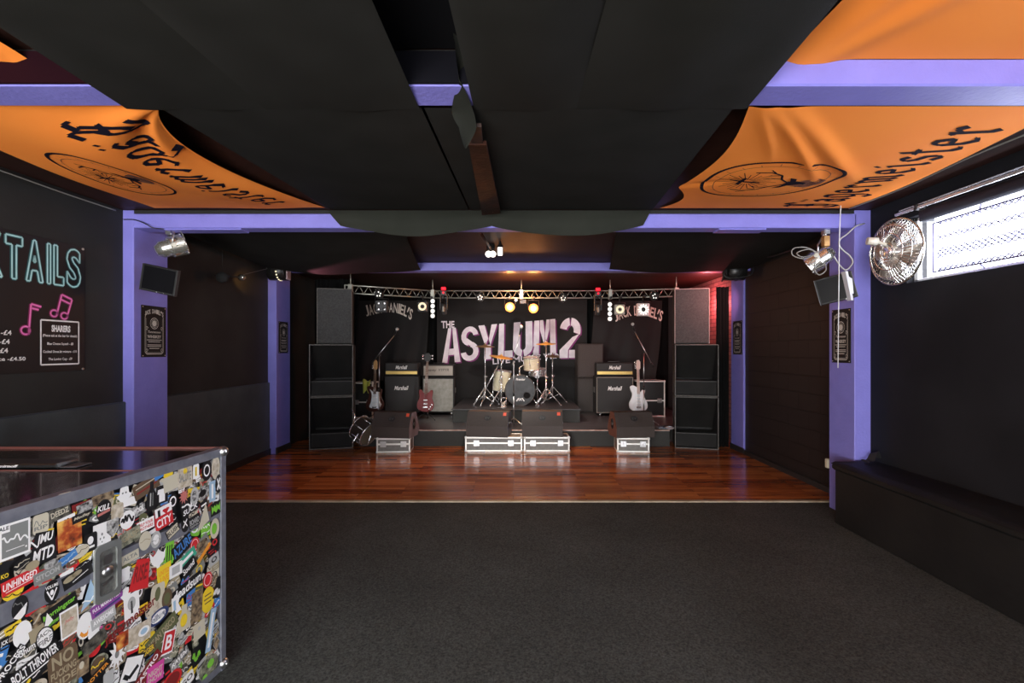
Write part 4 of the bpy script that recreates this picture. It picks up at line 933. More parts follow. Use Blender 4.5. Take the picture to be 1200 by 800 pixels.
panel('bright pink-white square lamp covering part of the right arched lettering',754,362.5,15,mat('pink_white_lamp_panel',(.75,.62,.60),.5),cool,'sun')
def bar4(label,px,ys):
    d=onTruss(px)-.07; T=thing('light_bar',label,'stage light',P(px,ys[-1],d),'vertical four-lamp light bars')
    mb=MB(); a=P(px,ys[0]-3,d); b=P(px,ys[-1]+3,d); mb.box((a.x-.04,d,b.z),(a.x+.04,d+.03,a.z),.006); mb.cyl((a.x,d+.03,a.z-.02),(a.x,d+.06,2.62),.01); mb.build('backing',[blk],T)
    hook(T,px)
    for y in ys: mb=MB(); mb.ball(P(px,y,d),.040,14,(1,.7,1)); mb.build('lamp',[cool],T)
bar4('vertical bar of four round white lamps hanging at the left bend of the truss',507,(352.7,358.5,364.3,370))
bar4('vertical bar of four round white lamps hanging at the right bend of the truss',714.7,(356.5,362,367.5,373.5))
redled=mat('red_indicator',(.6,.0,.02),.4,emit=(1,.01,.03),estr=.8)
def movinghead(label,px,py):
    d=onTruss(px)-.12; p=P(px,py,d); T=thing('moving_head_light',label,'stage light',p,'moving head lights hung from the truss'); hook(T,px)
    mb=MB(); mb.box(p+Vector((-.06,-.05,.27)),p+Vector((.06,.06,.37)),.01); mb.build('base',[blk],T)
    mb=MB(); mb.box(p+Vector((-.045,-.052,.375)),p+Vector((.045,.0,.44)),.012); mb.cyl(p+Vector((0,-.052,.33)),p+Vector((0,-.056,.33)),.022); mb.build('red_display',[redled],T)
    mb=MB(); 
    for s in (-1,1): mb.box(p+Vector((s*.062-.010,-.03,.02)),p+Vector((s*.062+.010,.03,.29)),.004)
    mb.build('yoke',[blk],T)
    mb=MB(); mb.cyl(p+Vector((0,.02,-.06)),p+Vector((0,-.03,.13)),.052,.048,18); mb.build('head',[mat('dark_grey_plastic',(.05,.05,.05),.4)],T)
    mb=MB(); mb.box(p+Vector((-.014,-.065,-.02)),p+Vector((.014,-.045,.10)),.004); mb.build('lens_strip',[mat('warm_grey_glass',(.30,.26,.20),.3)],T)
movinghead('moving head light with red glowing base, left on the truss above the banner corner',520,364)
movinghead('moving head light with red glowing base, right on the truss near the large 2',700.5,365)
glow=mat('lit_orange_lamp_face',(1,.6,.2),.4,emit=(1,.74,.32),estr=2.4)
glow2=mat('lit_orange_lamp_rim',(1,.4,.1),.4,emit=(1,.26,.03),estr=2)
for i,(px,py,lb) in enumerate(((597.5,360,'left of the two glowing orange lamps in the middle of the truss'),(625.2,361.5,'right of the two glowing orange lamps in the middle of the truss'))):
    d=9.0-.10; p=P(px,py,d); T=thing('orange_spot_lamp',lb,'stage light',p,'glowing orange lamps on the truss'); hook(T,px)
    mb=MB(); mb.lathe([(0,.20),(.06,.19),(.08,.10),(.092,0),(.086,0),(.084,.03)],p,(0,1,.35),24); mb.build('housing',[blk],T)
    mb=MB(); mb.lathe([(0,-.014),(.035,-.010),(.056,.0)],p,(0,1,.35),24); mb.build('lens',[glow],T); mb=MB(); mb.lathe([(.056,.0),(.093,.006)],p,(0,1,.35),24); mb.build('lens_rim',[glow2],T)
    mb=MB(); 
    for s in (-1,1): mb.cyl(p+Vector((s*.10,.06,0)),p+Vector((s*.10,.06,.16)),.006)
    mb.cyl(p+Vector((-.10,.06,.16)),p+Vector((.10,.06,.16)),.008); mb.build('yoke',[blk],T)
T=thing('truss_clamp','black clamp and small white bulb at the middle of the truss between the orange lamps','clamp',P(610,352,8.9))
mb=MB(); mb.box(P(609,356,8.93),P(617,350,8.90)+Vector((0,.08,0)),.01); mb.build('body',[blk],T)
mb=MB(); mb.ball(P(604.7,351.5,8.9),.028,12); mb.build('bulb',[cool],T)
mb=MB(); mb.cyl(P(612,352,8.93),P(604.7,350.5,8.9),.008); mb.build('arm',[blk],T)

# ceiling spots over the dance floor
T=thing('ceiling_spotlight','twin white ceiling spotlights on a brown conduit, above the dance floor','ceiling light',P(575,298,6.0))
mb=MB(); mb.tube([P(562.5,272,4.82)+Vector((0,0,-.0)),P(575,291,6.0)],.016); mb.build('conduit',[rust],T)
for s in (-1,1): mb=MB(); mb.ball(P(575+s*2.6,297.6,5.95),.040,14,(1,1,1)); mb.build('lamp',[mat('lit_white_lamp',(.9,.88,.8),.4,emit=(1,.95,.86),estr=2.2)],T)
mb=MB(); p=P(575,292,5.97); mb.lathe([(.05,.0),(.05,.07),(.02,.09)],p,(0,0,1)); mb.build('base',[blk],T)
T=thing('ceiling_spotlight','single white cylindrical ceiling spotlight beside the twin lamps','ceiling light',P(586,299,5.8))
mb=MB(); p=P(586,299,5.8); mb.lathe([(0,0),(.028,0),(.030,.01),(.030,.095)],p,(0,0,1),20); mb.build('lamp',[MATS['lit_white_lamp']],T)
mb=MB(); mb.lathe([(.033,.09),(.033,.12),(.02,.13),(.015,.16)],p,(0,0,1),20); mb.cyl(p+Vector((0,0,.12)),Vector((p.x,p.y,ZC)),.012); mb.build('fitting',[blk],T)

# ================================================================== PILLAR FITTINGS
tin=mat('black_tin_sign',(.010,.009,.009),.6,spec=.25); tinprint=mat('off_white_tin_print',(.50,.48,.42),.5)
def tinsign(label,X,s,ya,yb,za,zb,grp='black tin whiskey signs on the pillars'):
    "flat sign on a pillar's inner face; s=+1 faces +x (left-hand pillars)"
    T=thing('tin_sign',label,'sign',(X,(ya+yb)/2,za),grp)
    mb=MB(); mb.box((X+s*.001,ya,za),(X+s*.008,yb,zb),.002); mb.build('plate',[tin],T)
    W=yb-ya; H=zb-za
    def mp(u,v,o=.010): return (X+s*o, (ya+u*W) if s>0 else (yb-u*W), za+v*H)
    mb=MB()
    fr=[(.14,.10),(.14,.80),(.10,.86)]; fr=[(.5,.06),(.2,.06),(.13,.10),(.13,.78),(.18,.83)]
    mb.stroke(fr,mp,.014); mb.stroke([(1-a,b) for a,b in fr],mp,.014); mb.stroke([(.5,.085),(.2,.085),(.165,.11),(.165,.76)],mp,.008); mb.stroke([(.5,.085),(.8,.085),(.835,.11),(.835,.76)],mp,.008)
    txt="JACK DANIEL'S"; n=len(txt)
    for i,ch in enumerate(txt):
        if ch==' ': continue
        a0=i/n; a1=(i+.92)/n; z=.80+.055*math.sin(PI*(a0+.5/n)); hh=.085 if ch!="'" else .04; zo=0 if ch!="'" else .05
        mb.text(ch,None,0,0,0,0,0,.03,q=lambda a,b:mp(.12+.76*lerp(a0,a1,a),z+zo+b*hh))
    ring=lambda r,q:[(.5+r*math.cos(t)*H/W*.5,q+r*math.sin(t)*.5) for t in [TAU*k/28 for k in range(29)]]
    mb.stroke(ring(.21,.66),mp,.012); mb.stroke(ring(.15,.66),mp,.008); mb.shape(ring(.115,.66)[:-1],mp)
    mb.text('Tennessee',mp,.24,.47,.76,.515,0,.01,.3); mb.text('WHISKEY',mp,.22,.37,.78,.43,0,.03)
    for z,w in ((.335,.30),(.30,.24),(.24,.28),(.21,.28),(.17,.2)): mb.stroke([(.5-w,z),(.5+w,z)],mp,.012)
    for sx in (.2,.8):
        mb.stroke([(sx+.05*math.cos(t)*(1-t/9),.13+.03*math.sin(t)) for t in [k*.5 for k in range(14)]],mp,.010)
        mb.stroke([(sx+.05*math.cos(t)*(1-t/9),.56+.03*math.sin(t)) for t in [k*.5 for k in range(14)]],mp,.010)
    mb.build('print',[tinprint],T,recalc=False)
    mb=MB()
    for u in (.05,.95):
        for v in (.03,.97): q=mp(u,v,.008); mb.cyl(q,(q[0]+s*.003,q[1],q[2]),.005,n=8)
    mb.build('screw',[steel],T)
tinsign('black tin whiskey sign on the near left purple pillar under the television',-3.62,1,4.585,4.905,1.53,2.035)
tinsign('small-looking black tin sign on the far left purple pillar by the dance floor',-3.71,1,7.40,7.70,1.55,2.045)
tinsign('black tin whiskey sign on the near right purple pillar with a wire across it',3.17,-1,4.545,4.815,1.475,2.0)
tinsign('dark reddish-lit tin sign on the far right purple pillar beside the stage',3.47,-1,7.39,7.70,1.53,2.06)

def television(label,c,rz,roll,tilt,arm):
    T=thing('television',label,'television',c,'small televisions on the near pillars',True); w,h=.30,.25
    mb=MB(); mb.box((-w/2,0,-h/2),(w/2,.045,h/2),.008); mb.box((-w*.3,.04,-h*.3),(w*.3,.075,h*.3),.012); mb.build('casing',[mat('tv_casing',(.012,.012,.012),.5,spec=.3)],T)
    mb=MB(); mb.box((-w/2+.014,-.004,-h/2+.018),(w/2-.014,.002,h/2-.012),.001); mb.build('screen',[mat('tv_screen_glass',(.003,.003,.004),.3,spec=.05)],T)
    for s_ in (-1,1): mb=MB(); mb.box((s_*w/2-.003,-.005,-h/2),(s_*w/2+.003,.046,h/2),.002); mb.build('side_strip',[mat('dark_silver_plastic',(.04,.04,.04),.3)],T)
    mb=MB(); mb.cyl((0,-.005,-h/2+.009),(0,-.007,-h/2+.009),.004); mb.cyl((.06,-.005,-h/2+.009),(.06,-.007,-h/2+.009),.003); mb.build('button',[steel],T)
    T.rotation_euler=(tilt,roll,rz)
    Mi=(Matrix.Translation(Vector(c))@T.rotation_euler.to_matrix().to_4x4()).inverted()
    mb=MB(); mb.tube([Mi@(Vector(arm)),Mi@((Vector(arm)+Vector(c))/2+Vector((0,.05,-.03))),(0,.08,0)],.016); a=Mi@Vector(arm); mb.ball(a,.045,12,(.7,1,1)); mb.build('wall_bracket',[blk],T)
    return T
television('small black television tilted on a bracket on the near left pillar above the tin sign',P(186,328,4.50),R(10),R(12),R(8),(-3.615,4.66,2.27))
television('small tilted black television on the near right pillar, reflecting orange light, above the tin sign',P(979,338,4.50),R(-38),R(-13),R(6),(3.175,4.66,2.2))
mb=MB()
T=thing('speaker_bracket_plate','pale grey mounting plate standing out beside the right television','plate',P(994,338,4.42))
a,b=P(989,318,4.42),P(996,352,4.42); mb.prism([(a.x,a.z),(a.x+.022,a.z),(b.x+.02,b.z),(b.x,b.z)],4.40,4.46,'y'); mb.build('plate',[mat('pale_grey_plate',(.55,.55,.58),.4)],T)
a,b=P(993.5,324,4.42),P(997,344,4.42); mb=MB(); mb.prism([(a.x,a.z),(a.x+.035,a.z-.02),(b.x+.02,b.z),(b.x,b.z)],4.41,4.45,'y'); mb.build('clip',[MATS['pale_grey_plate']],T)
mb=MB(); mb.tube([P(995,335,4.44),Vector((3.175,4.60,2.2))],.012); mb.build('arm',[steel],T)

canm=mat('polished_aluminium_can',(.78,.77,.70),.22,.9)
def parcan(label,c,axis,hang,r=.10,L=.20,grp='polished par cans hanging from the second beam'):
    c=Vector(c); ax=Vector(axis).normalized(); T=thing('par_can',label,'stage light',c,grp)
    mb=MB(); mb.lathe([(0,-L*.62),(r*.45,-L*.60),(r*.72,-L*.40),(r*.78,-L*.38),(r*.80,-L*.05),(r*.95,0),(r,.01),(r,L*.55),(r*1.06,L*.56),(r*1.06,L*.60),(r*.95,L*.60),(r*.93,L*.2),(r*.5,-L*.1),(0,-L*.2)],c,ax,28); mb.build('can',[canm],T)
    u=ax.cross(Vector((0,0,1))).normalized(); up=Vector((0,0,1))
    mb=MB(); mb.tube([c+u*(r+.01),c+u*(r+.03)+up*.10,c+up*.17,c-u*(r+.03)+up*.10,c-u*(r+.01)],.008); mb.build('yoke',[steel],T)
    for s in (-1,1): mb=MB(); mb.cyl(c+u*s*(r-.005),c+u*s*(r+.075),.012); mb.cyl(c+u*s*(r+.07),c+u*s*(r+.085),.02); mb.build('knob',[mat('pale_knob',(.6,.58,.5),.5)],T)
    mb=MB(); h=Vector(hang); mb.cyl(c+up*.165,h,.010); mb.box(h-Vector((.03,.03,.05)),h+Vector((.03,.03,.0)),.006); mb.build('hook_clamp',[steel],T)
    for k in range(6):
        a=TAU*k/6; w_=ax.cross(u); o=(u*math.cos(a)+w_*math.sin(a))*r*1.04; mb=MB(); mb.ball(c+ax*L*.58+o,.010,6); mb.build('clip',[steel],T)
    return T
parcan('polished silver par can hanging under the beam at the near left pillar above the television',P(199,290,4.58),(.62,.66,.42),(P(199,0,4.58).x,4.585,2.752))
parcan('polished silver par can with looped cables hanging at the near right pillar above the television',P(962,302,4.58),(-.62,.60,-.50),(P(968,0,4.58).x,4.585,2.752))
cable_m=mat('grey_cable',(.22,.21,.19),.5); blkcable=mat('black_cable',(.012,.012,.012),.5); whitewire=mat('white_wire',(.6,.6,.6),.5)
def cable(name,label,pts,r,m,cat='cable',sm=6,grp=None):
    pts=[Vector(p) for p in pts]; out=[]
    for i in range(len(pts)-1):
        p0=pts[max(i-1,0)];p1=pts[i];p2=pts[i+1];p3=pts[min(i+2,len(pts)-1)]
        for k in range(sm):
            t=k/sm; out.append(.5*((2*p1)+(p2-p0)*t+(2*p0-5*p1+4*p2-p3)*t*t+(3*p1-p0-3*p2+p3)*t**3))
    out.append(pts[-1])
    mb=MB(); mb.tube(out,r,6); o=mb.build(name,[m]); return tag(o,label,cat,grp)
D=4.40
cable('looped_cable','coiled grey cable looped left of the right par can',[P(958,296,4.5),P(945,290,D),P(930,291,D),P(929,299,D),P(943,303,D),P(955,297,D),P(948,292,D),P(934,296,D),P(940,301,D),P(952,299,4.48)],.005,cable_m)
cable('hanging_cable','grey cable hanging in a loop under the right par can',[P(956,305,4.5),P(954,315,D),P(960,322,D),P(968,316,D),P(966,308,4.5)],.005,cable_m)
cable('hanging_cable','thick grey cable looping from the beam down past the right near pillar',[P(1013,262,4.48),P(1003,265,D),P(993,274,D),P(984,281,D),P(985,290,D),P(996,300,D),P(999,308,D),P(992,316,D),P(985,312,D),P(977,300,D)],.0065,mat('pale_grey_cable',(.35,.34,.33),.5))
cable('drop_wire','thin straight white wire dropping from the flag past the right television and tin sign',[P(985.5,236,4.3),P(983.6,282,4.3),P(983,340,4.3),P(982,431,4.3)],.004,whitewire,'wire')
cable('hanging_cable','thin black cable running round the top of the near left pillar to the par can',[P(145,257,4.49),P(158,257.5,4.49),P(170,262,4.46),P(180,267,4.48),P(196,268,4.55)],.005,blkcable)
cable('hanging_cable','thin pale cable dangling right of the left par can',[P(208,268,4.6),P(213,273,4.55),P(217,281,4.55)],.003,cable_m)
T=thing('cable_clip','small brass-coloured clip holding cables under the right end of the second beam','clip',P(968,286,4.52))
mb=MB(); mb.box(P(966,288,4.52),P(970.5,276.5,4.55)+Vector((0,.02,0)),.004); mb.build('body',[mat('brassy_clip',(.40,.22,.08),.4,.6)],T); mb=MB(); mb.cyl(P(968,277,4.55),(P(968,0,4.55).x,4.57,2.752),.006); mb.build('hook',[steel],T)

# dark effect lamps on the far pillars
def discolamp(label,c,s,hot,name='effect_lamp'):
    c=Vector(c); T=thing(name,label,'stage light',c,None)
    mb=MB(); mb.cyl(c+Vector((-.13,0,0)),c+Vector((.13,0,0)),.135,n=24); mb.build('drum',[blk],T)
    mb=MB()
    for k in range(9):
        a=PI*(.55+k*.11); mb.cyl(c+Vector((.02,.12*math.sin(a)*-1,.12*math.cos(a))),c+Vector((.02,-.142*math.sin(a),.142*math.cos(a))),.012,n=8)
    mb.build('lens',[hot],T)
    mb=MB()
    for x in (-.14,.14): mb.box(c+Vector((x-.006,-.02,-.02)),c+Vector((x+.006,.02,.26)),.003)
    mb.box(c+Vector((-.146,-.02,.25)),c+Vector((.146,.02,.265)),.003); mb.build('yoke',[blk],T)
    mb=MB(); mb.cyl(c+Vector((0,0,.26)),Vector((c.x,c.y,ZC-.13)),.012); mb.build('hanger',[steel],T)
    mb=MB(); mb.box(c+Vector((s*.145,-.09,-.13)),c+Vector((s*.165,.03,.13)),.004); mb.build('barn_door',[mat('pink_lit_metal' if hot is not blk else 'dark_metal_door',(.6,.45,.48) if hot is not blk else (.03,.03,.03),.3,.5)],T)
    return T
discolamp('dark round effect lamp with amber lens dots on the far left pillar',P(327,318,7.22),1,warmled)
discolamp('black round effect lamp bundled with cables above the far right pillar',P(861,318,7.15),-1,blk)
mb=MB()
cable('cable_bundle','tangle of black cable over the top of the far right pillar',[P(846,330,7.2),P(852,312,7.1),P(866,326,7.05),P(878,308,7.1),P(870,300,7.1),P(856,304,7.1),P(850,324,7.05),P(880,322,7.0),P(884,304,7.0),P(905,300,6.0),P(930,292,5.0)],.010,blkcable)
T=thing('wall_spotlight','small spotlight by the left wall throwing a warm yellow pool','wall light',P(284,325,6.15))
p=P(284,325,6.15); mb=MB(); mb.lathe([(0,-.06),(.03,-.055),(.045,.05),(.040,.05)],p,(-.75,.85,.1),16); mb.build('housing',[canm],T)
mb=MB(); mb.cyl(p,Vector((-3.835,6.05,2.55)),.008); mb.build('bracket',[blk],T)
T=thing('hanging_disc','black round pan hanging on a string from the ceiling by the left wall','disc',P(260.7,331,5.9))
p=P(260.7,325,5.9); mb=MB(); mb.lathe([(0,-.06),(.05,-.055),(.068,-.02),(.068,.02),(.05,.05),(0,.055)],p,(.3,-1,0),20); mb.build('pan',[blk_matte],T)
mb=MB(); mb.cyl(p+Vector((0,0,.05)),Vector((p.x,p.y,ZC)),.003); mb.build('string',[blkcable],T)
cable('wall_wire','thin slack wire running from the wall spotlight to the far left pillar',[P(284,322,6.2),P(300,318,6.6),P(316,314,7.2)],.003,cable_m,'wire')
T=thing('wall_socket','white socket box at the foot of the near right pillar by the threshold','socket',(3.30,4.9,.5))
mb=MB(); a=P(972.6,546,4.9); mb.box((a.x-.035,4.885,a.z-.02),(a.x+.03,4.93,a.z+.075),.006); mb.build('box',[mat('cream_plastic',(.6,.55,.42),.4)],T)
mb=MB(); mb.cyl((a.x+.005,4.886,a.z+.02),(a.x+.005,4.878,a.z+.02),.014); mb.build('outlet',[blk],T)
T['label']='white socket box beside the near right pillar just above the bench end'

# ================================================================== FAN, WINDOW GRILLE
fc=P(1049,295,3.84); nrm=Vector((-1,-.03,-.04)).normalized()
T=thing('wall_fan','round chrome-caged wall fan mounted in front of the bright strip window','fan',fc)
u=nrm.cross(Vector((0,0,1))).normalized(); w_=u.cross(nrm); FR=.262
ringpts=lambda r,o:[fc+nrm*o+(u*math.cos(TAU*k/48)+w_*math.sin(TAU*k/48))*r for k in range(48)]
for nm,sgn in (('front_guard',1),('rear_guard',-1)):
    mb=MB()
    for r,o in ((FR,.0),(FR*.8,.045*sgn),(FR*.55,.062*sgn),(FR*.25,.072*sgn)): mb.tube(ringpts(r,o),.004 if r<FR else .008,5,closed=True)
    for k in range(52):
        a=TAU*k/52; dr=(u*math.cos(a)+w_*math.sin(a)); mb.tube([fc+nrm*.072*sgn+dr*FR*.2,fc+nrm*.062*sgn+dr*FR*.55,fc+nrm*.045*sgn+dr*FR*.8,fc+dr*FR],.0026,4)
    mb.build(nm,[mat('chrome_fan_wire',(.75,.72,.66),.22,1)],T)
mb=MB(); mb.lathe([(0,.082),(.03,.080),(.052,.070),(.05,.066),(0,.066)],fc,nrm,24); mb.build('centre_cap',[chrome],T)
for k in range(4):
    a0=TAU*k/4+.3; mb=MB()
    def bl(i,j,a0=a0):
        r=.04+.19*i; a=a0+(j-.5)*(1.0-.15*i); dr=u*math.cos(a)+w_*math.sin(a); return fc+dr*r+nrm*(.030*(j-.5)*2)
    mb.grid(bl,8,8); mb.build('blade',[mat('aluminium_blade',(.42,.39,.34),.35,.8)],T,recalc=False)
mb=MB(); mb.lathe([(0,-.20),(.05,-.19),(.065,-.15),(.065,-.06),(.03,-.05),(.03,.03),(0,.03)],fc,nrm,22); mb.build('motor',[steel],T)
mb=MB(); q=fc-nrm*.13; mb.tube([q,q+Vector((.05,.05,-.02)),Vector((3.30,4.08,2.36))],.016); mb.box((3.29,4.06,2.26),(3.318,4.16,2.46),.006); mb.build('wall_bracket',[steel],T)
mb=MB(); a=fc+u*-.0; mb.cyl(fc-nrm*.06-Vector((.20,.0,-.08)),fc-nrm*.06-Vector((.27,-.02,-.09)),.03); mb.cyl(fc-nrm*.06-Vector((.20,.0,-.08)),fc-nrm*.08,.012); mb.build('tilt_knob',[mat('pale_knob',(.6,.58,.5),.5)],T)

T=thing('security_grille','white expanded-metal security grille over the bright strip window','grille',(3.28,2.3,2.22),)
gm=mat('pale_grille_metal',(.22,.21,.42),.6)
mb=MB(); X=3.285
y0,y1,z0,z1=.95,3.78,2.215,2.60
def zig(za,zb,pitch=.045):
    n=int((y1-y0)/pitch)
    mb.tube([(X,y0+pitch*i,za if i%2 else zb) for i in range(n+1)],.005,4)
    mb.tube([(X,y0+pitch*i,zb if i%2 else za) for i in range(n+1)],.005,4)
zig(z0,z0+.03); zig(z1-.03,z1); zig(z0+.105,z0+.14); zig(z0+.245,z0+.28); zig(z0+.14,z0+.175)
mb.build('mesh',[gm],T)
mb=MB()
for zz in (z0,z1): mb.cyl((X,y0,zz),(X,y1,zz),.006)
mb.cyl((X,y1,z0),(X,y1,z1),.006); mb.cyl((X,y0,z0),(X,y0,z1),.006)
for yy in (1.2,2.3,3.4):
    mb.cyl((X,yy,z0),(3.322,yy,z0-.03),.006); mb.cyl((X,yy,z1),(3.322,yy,z1+.14),.006)
mb.build('frame',[gm],T)
T=thing('roller_blind','rolled dark blue-black blind above the bright strip window','blind',(3.25,2.3,2.63))
mb=MB(); mb.lathe([(0,0),(.046,0),(.052,.01),(.050,2.85),(0,2.85)],(3.235,.95,2.672),(0,1,0),20); mb.build('roll',[mat('navy_black_fabric',(.02,.02,.035),.7)],T)
for yy in (3.80,.935): mb=MB(); mb.box((3.20,yy,2.62),(3.318,yy+.015,2.73),.004); mb.build('end_bracket',[blk],T)
T=thing('curtain_rail','bright silver rail along the top of the right wall above the blind','rail',(3.27,2.4,2.75))
mb=MB(); mb.box((3.245,.6,2.748),(3.262,4.12,2.772),.004); mb.box((3.28,.6,2.79),(3.30,4.12,2.80),.003); mb.build('track',[mat('pale_silver_rail',(.72,.72,.75),.25,.7)],T)
for yy in (1.2,2.1,3.03,3.9): mb=MB(); mb.box((3.238,yy-.015,2.742),(3.321,yy+.015,2.785),.004); mb.build('bracket',[blk],T)
cable('ceiling_cable','thin cable tacked along the ceiling by the right wall',[(3.05,4.4,2.90),(3.08,3.8,2.895),(3.04,3.2,2.897),(3.06,2.6,2.895),(3.03,2.0,2.90),(3.05,1.2,2.90)],.006,cable_m)
cable('wall_cable','thin black cable along the left wall below the ceiling',[(-3.705,4.4,2.885),(-3.705,3.9,2.88),(-3.705,3.4,2.885),(-3.705,2.8,2.88),(-3.705,2.0,2.885)],.006,cable_m)

# ================================================================== BENCH
bench_m=mat('black_bench_vinyl',(.0065,.006,.006),.6,spec=.25,noise=(3,(.011,.010,.0095),4),bump=(18,.3))
T=thing('bench','long black built-in bench box along the right wall','bench',(3.1,1.5,0))
mb=MB(); mb.box((2.93,-2.5,.002),(3.315,4.42,.50),.01); mb.build('base',[bench_m],T)
mb=MB(); mb.grid(lambda a,b:Vector((lerp(2.905,3.318,b),lerp(-2.5,4.44,a),.57+.008*math.sin(23*a+3*b)*math.sin(PI*b)-.02*(1-min(1,b*8))**2)),60,10); mb.box((2.905,-2.5,.495),(3.318,4.44,.56),.02); mb.build('seat_pad',[bench_m],T)
T=thing('folded_cloth','dark folded cloth lying at the end of the bench by the near right pillar','cloth',(3.22,4.36,.578),None,True)
mb=MB(); mb.grid(lambda a,b:Vector(((a-.5)*.12,(b-.5)*.10,.10*math.exp(-((a-.75)/.25)**2)*(1-.4*b)+.01*math.sin(9*a)+.006)),12,10); mb.build('fold',[blk_matte],T,recalc=False)

# ================================================================== COCKTAIL POSTER on the left wall
pm=mat('black_poster_vinyl',(.010,.009,.009),.5); neon=mat('pale_teal_print',(.45,.75,.75),.5); neon_d=mat('dark_teal_print',(.03,.13,.14),.5)
pink=mat('pink_print',(.85,.20,.52),.5); pinkd=mat('dark_pink_print',(.20,.02,.09),.5)
PX=-3.718
T=thing('cocktail_poster','large black cocktails banner on the left wall with outlined pale blue lettering and pink notes','poster',(PX,3.35,1.43))
mb=MB(); mb.box((PX-.0019,2.60,1.425),(PX+.006,4.09,2.475),.001); mb.build('sheet',[pm],T)
wm=lambda o=.009:(lambda y,z:(PX+o,y,z))
def outline(txt,y0,y1,z0,z1,w,m,mb,bold=-.0,off=.010,closed=True):
    vs,fs,W,H=text_geo(txt,bold)
    from collections import Counter
    ec=Counter()
    for f in fs:
        for i in range(len(f)): ec[tuple(sorted((f[i],f[(i+1)%len(f)])))]+=1
    for (a,b),c in ec.items():
        if c==1:
            p=[(y0+(y1-y0)*vs[i][0]/W,z0+(z1-z0)*vs[i][1]/H) for i in (a,b)]
            mb.stroke(p,wm(off),w,m)
mb=MB()
lets=[('C',2.74,2.865),('O',2.885,3.015),('C',3.03,3.155),('K',3.175,3.30),('T',3.455,3.58),('A',3.60,3.735),('I',3.762,3.795),('L',3.815,3.905),('S',3.925,4.055)]
lets=[('C',2.70,2.82),('O',2.835,2.96),('C',2.975,3.09),('K',3.11,3.215)]+[('K',3.32,3.44)]+lets[4:]
lets=[l for l in lets if not (l[0]=='K' and l[1]<3.2)]
for ch,a,b in lets:
    mb=MB()
    outline(ch,a+.004,b-.004,2.125,2.44,.026,1,mb,.035,.008); outline(ch,a+.004,b-.004,2.125,2.44,.012,0,mb,.035,.010)
    mb.build('heading_letter',[neon,neon_d],T,recalc=False)
def PL(px,py):
    d=-PX*F/(CX-px); return (d,EYE-(py-CY)*d/F)
mb=MB()
def notes(w,m,off,wh):
    mp=wm(off)
    a,b,c=PL(32,392),PL(35,356),PL(47,359.5)
    for seg in (([a,b,c],[PL(36,361),PL(44,363)]) if wh==0 else ([PL(65,369),PL(71,345),PL(83,351),PL(77,372)],[PL(70.5,351),PL(81,356)])): mb.stroke(seg,mp,w,m)
    for (x,y,r) in (((28.5,387,.030),) if wh==0 else ((62,367,.026),(74,370,.026))):
        p=PL(x,y); mb.stroke([(p[0]+r*1.1*math.cos(t),p[1]+r*math.sin(t)) for t in [TAU*k/20 for k in range(21)]],mp,w,m)
for wh in (0,1):
    mb=MB(); notes(.028,1,.008,wh); notes(.013,0,.010,wh); mb.build('music_note',[pink,pinkd],T,recalc=False)
mb=MB(); ya,yb,zb,zt=3.715,4.035,1.485,1.835
for (a,b) in (((ya,zb),(yb,zb)),((yb,zb),(yb,zt)),((yb,zt),(ya,zt)),((ya,zt),(ya,zb))): mb.stroke([a,b],wm(),.012)
tl=wm()
mb.text('SHARERS',tl,ya+.085,1.745,yb-.075,1.80,0,.05)
for z,t,i in ((1.700,'(Please ask at the bar for details)',.015),(1.635,'Blue Cheese Squash - \u00a38',.05),(1.572,'Cocktail Shoes big mixture - \u00a310',.018),(1.512,'The Loving Cup - \u00a39',.06)): mb.text(t,tl,ya+i,z,yb-i,z+.026,0,.02)
mb.build('sharers_box',[white_mat],T,recalc=False); mb=MB()
for z,y,t,wd in ((1.72,3.50,'Vodka & Coke -\u00a34',.42),(1.655,3.488,'Rose Wine -\u00a34',.34),(1.59,3.476,'Gin & Tonic -\u00a34',.36),(1.525,3.60,'Vodka & Orange Juice -\u00a34.50',.60)): mb.text(t,tl,y-wd,z-.012,y,z+.024,0,.02)
mb.build('menu_text',[white_mat],T,recalc=False)
mb=MB()
for y,z in ((4.075,2.46),(4.075,1.44),(2.62,2.46),(2.62,1.44)): mb.cyl((PX+.006,y,z),(PX+.012,y,z),.010,n=10)
mb.build('eyelet',[steel],T)

# ================================================================== STICKERED BAR CASE
O=Vector((-1.485,2.41,0)); tv=Vector((-.0925,-.9957,0)); nv=Vector((.9957,-.0925,0)); ZT=1.11; SL=1.75
def FM(off): return lambda u,z:O-tv*u+nv*off+Vector((0,0,z))     # u = 0 at the far corner, negative towards the camera
def FP(px,py):
    d=1.7089/((CX-px)/F+.0929); return (-(2.41-d)/.9957, EYE-(py-CY)*d/F, d)
T=thing('bar_counter','flight-case style bar counter with glossy black top, its side covered in band stickers','bar',(-2.3,1.6,0))
def footprint(e=0): return [tuple((O+nv*(-e)-tv*(-e))[:2]),tuple((O+tv*SL-nv*e)[:2]),(-3.25,.68+e),(-3.25+e,2.43-e)]
mb=MB(); mb.prism(footprint(.012),.004,ZT-.03,'z'); mb.build('body',[mat('black_case_laminate',(.014,.014,.016),.5)],T)
topm=mat('black_mirror_laminate',(.010,.008,.009),.16,coat=.3)
c1,c2,c3,c4=footprint(.006)
ys=1.965
mb=MB(); mb.prism([(lerp(c1[0],c2[0],(2.41-ys-.004)/1.74),ys-.004),c2,c3,(c4[0],ys-.004)],ZT-.03,ZT-.006,'z'); mb.build('top_panel',[topm],T)
mb=MB(); mb.prism([c1,(lerp(c1[0],c2[0],(2.41-ys)/1.74),ys),(c4[0],ys),c4],ZT-.03,ZT-.008,'z'); mb.build('top_panel',[topm],T)
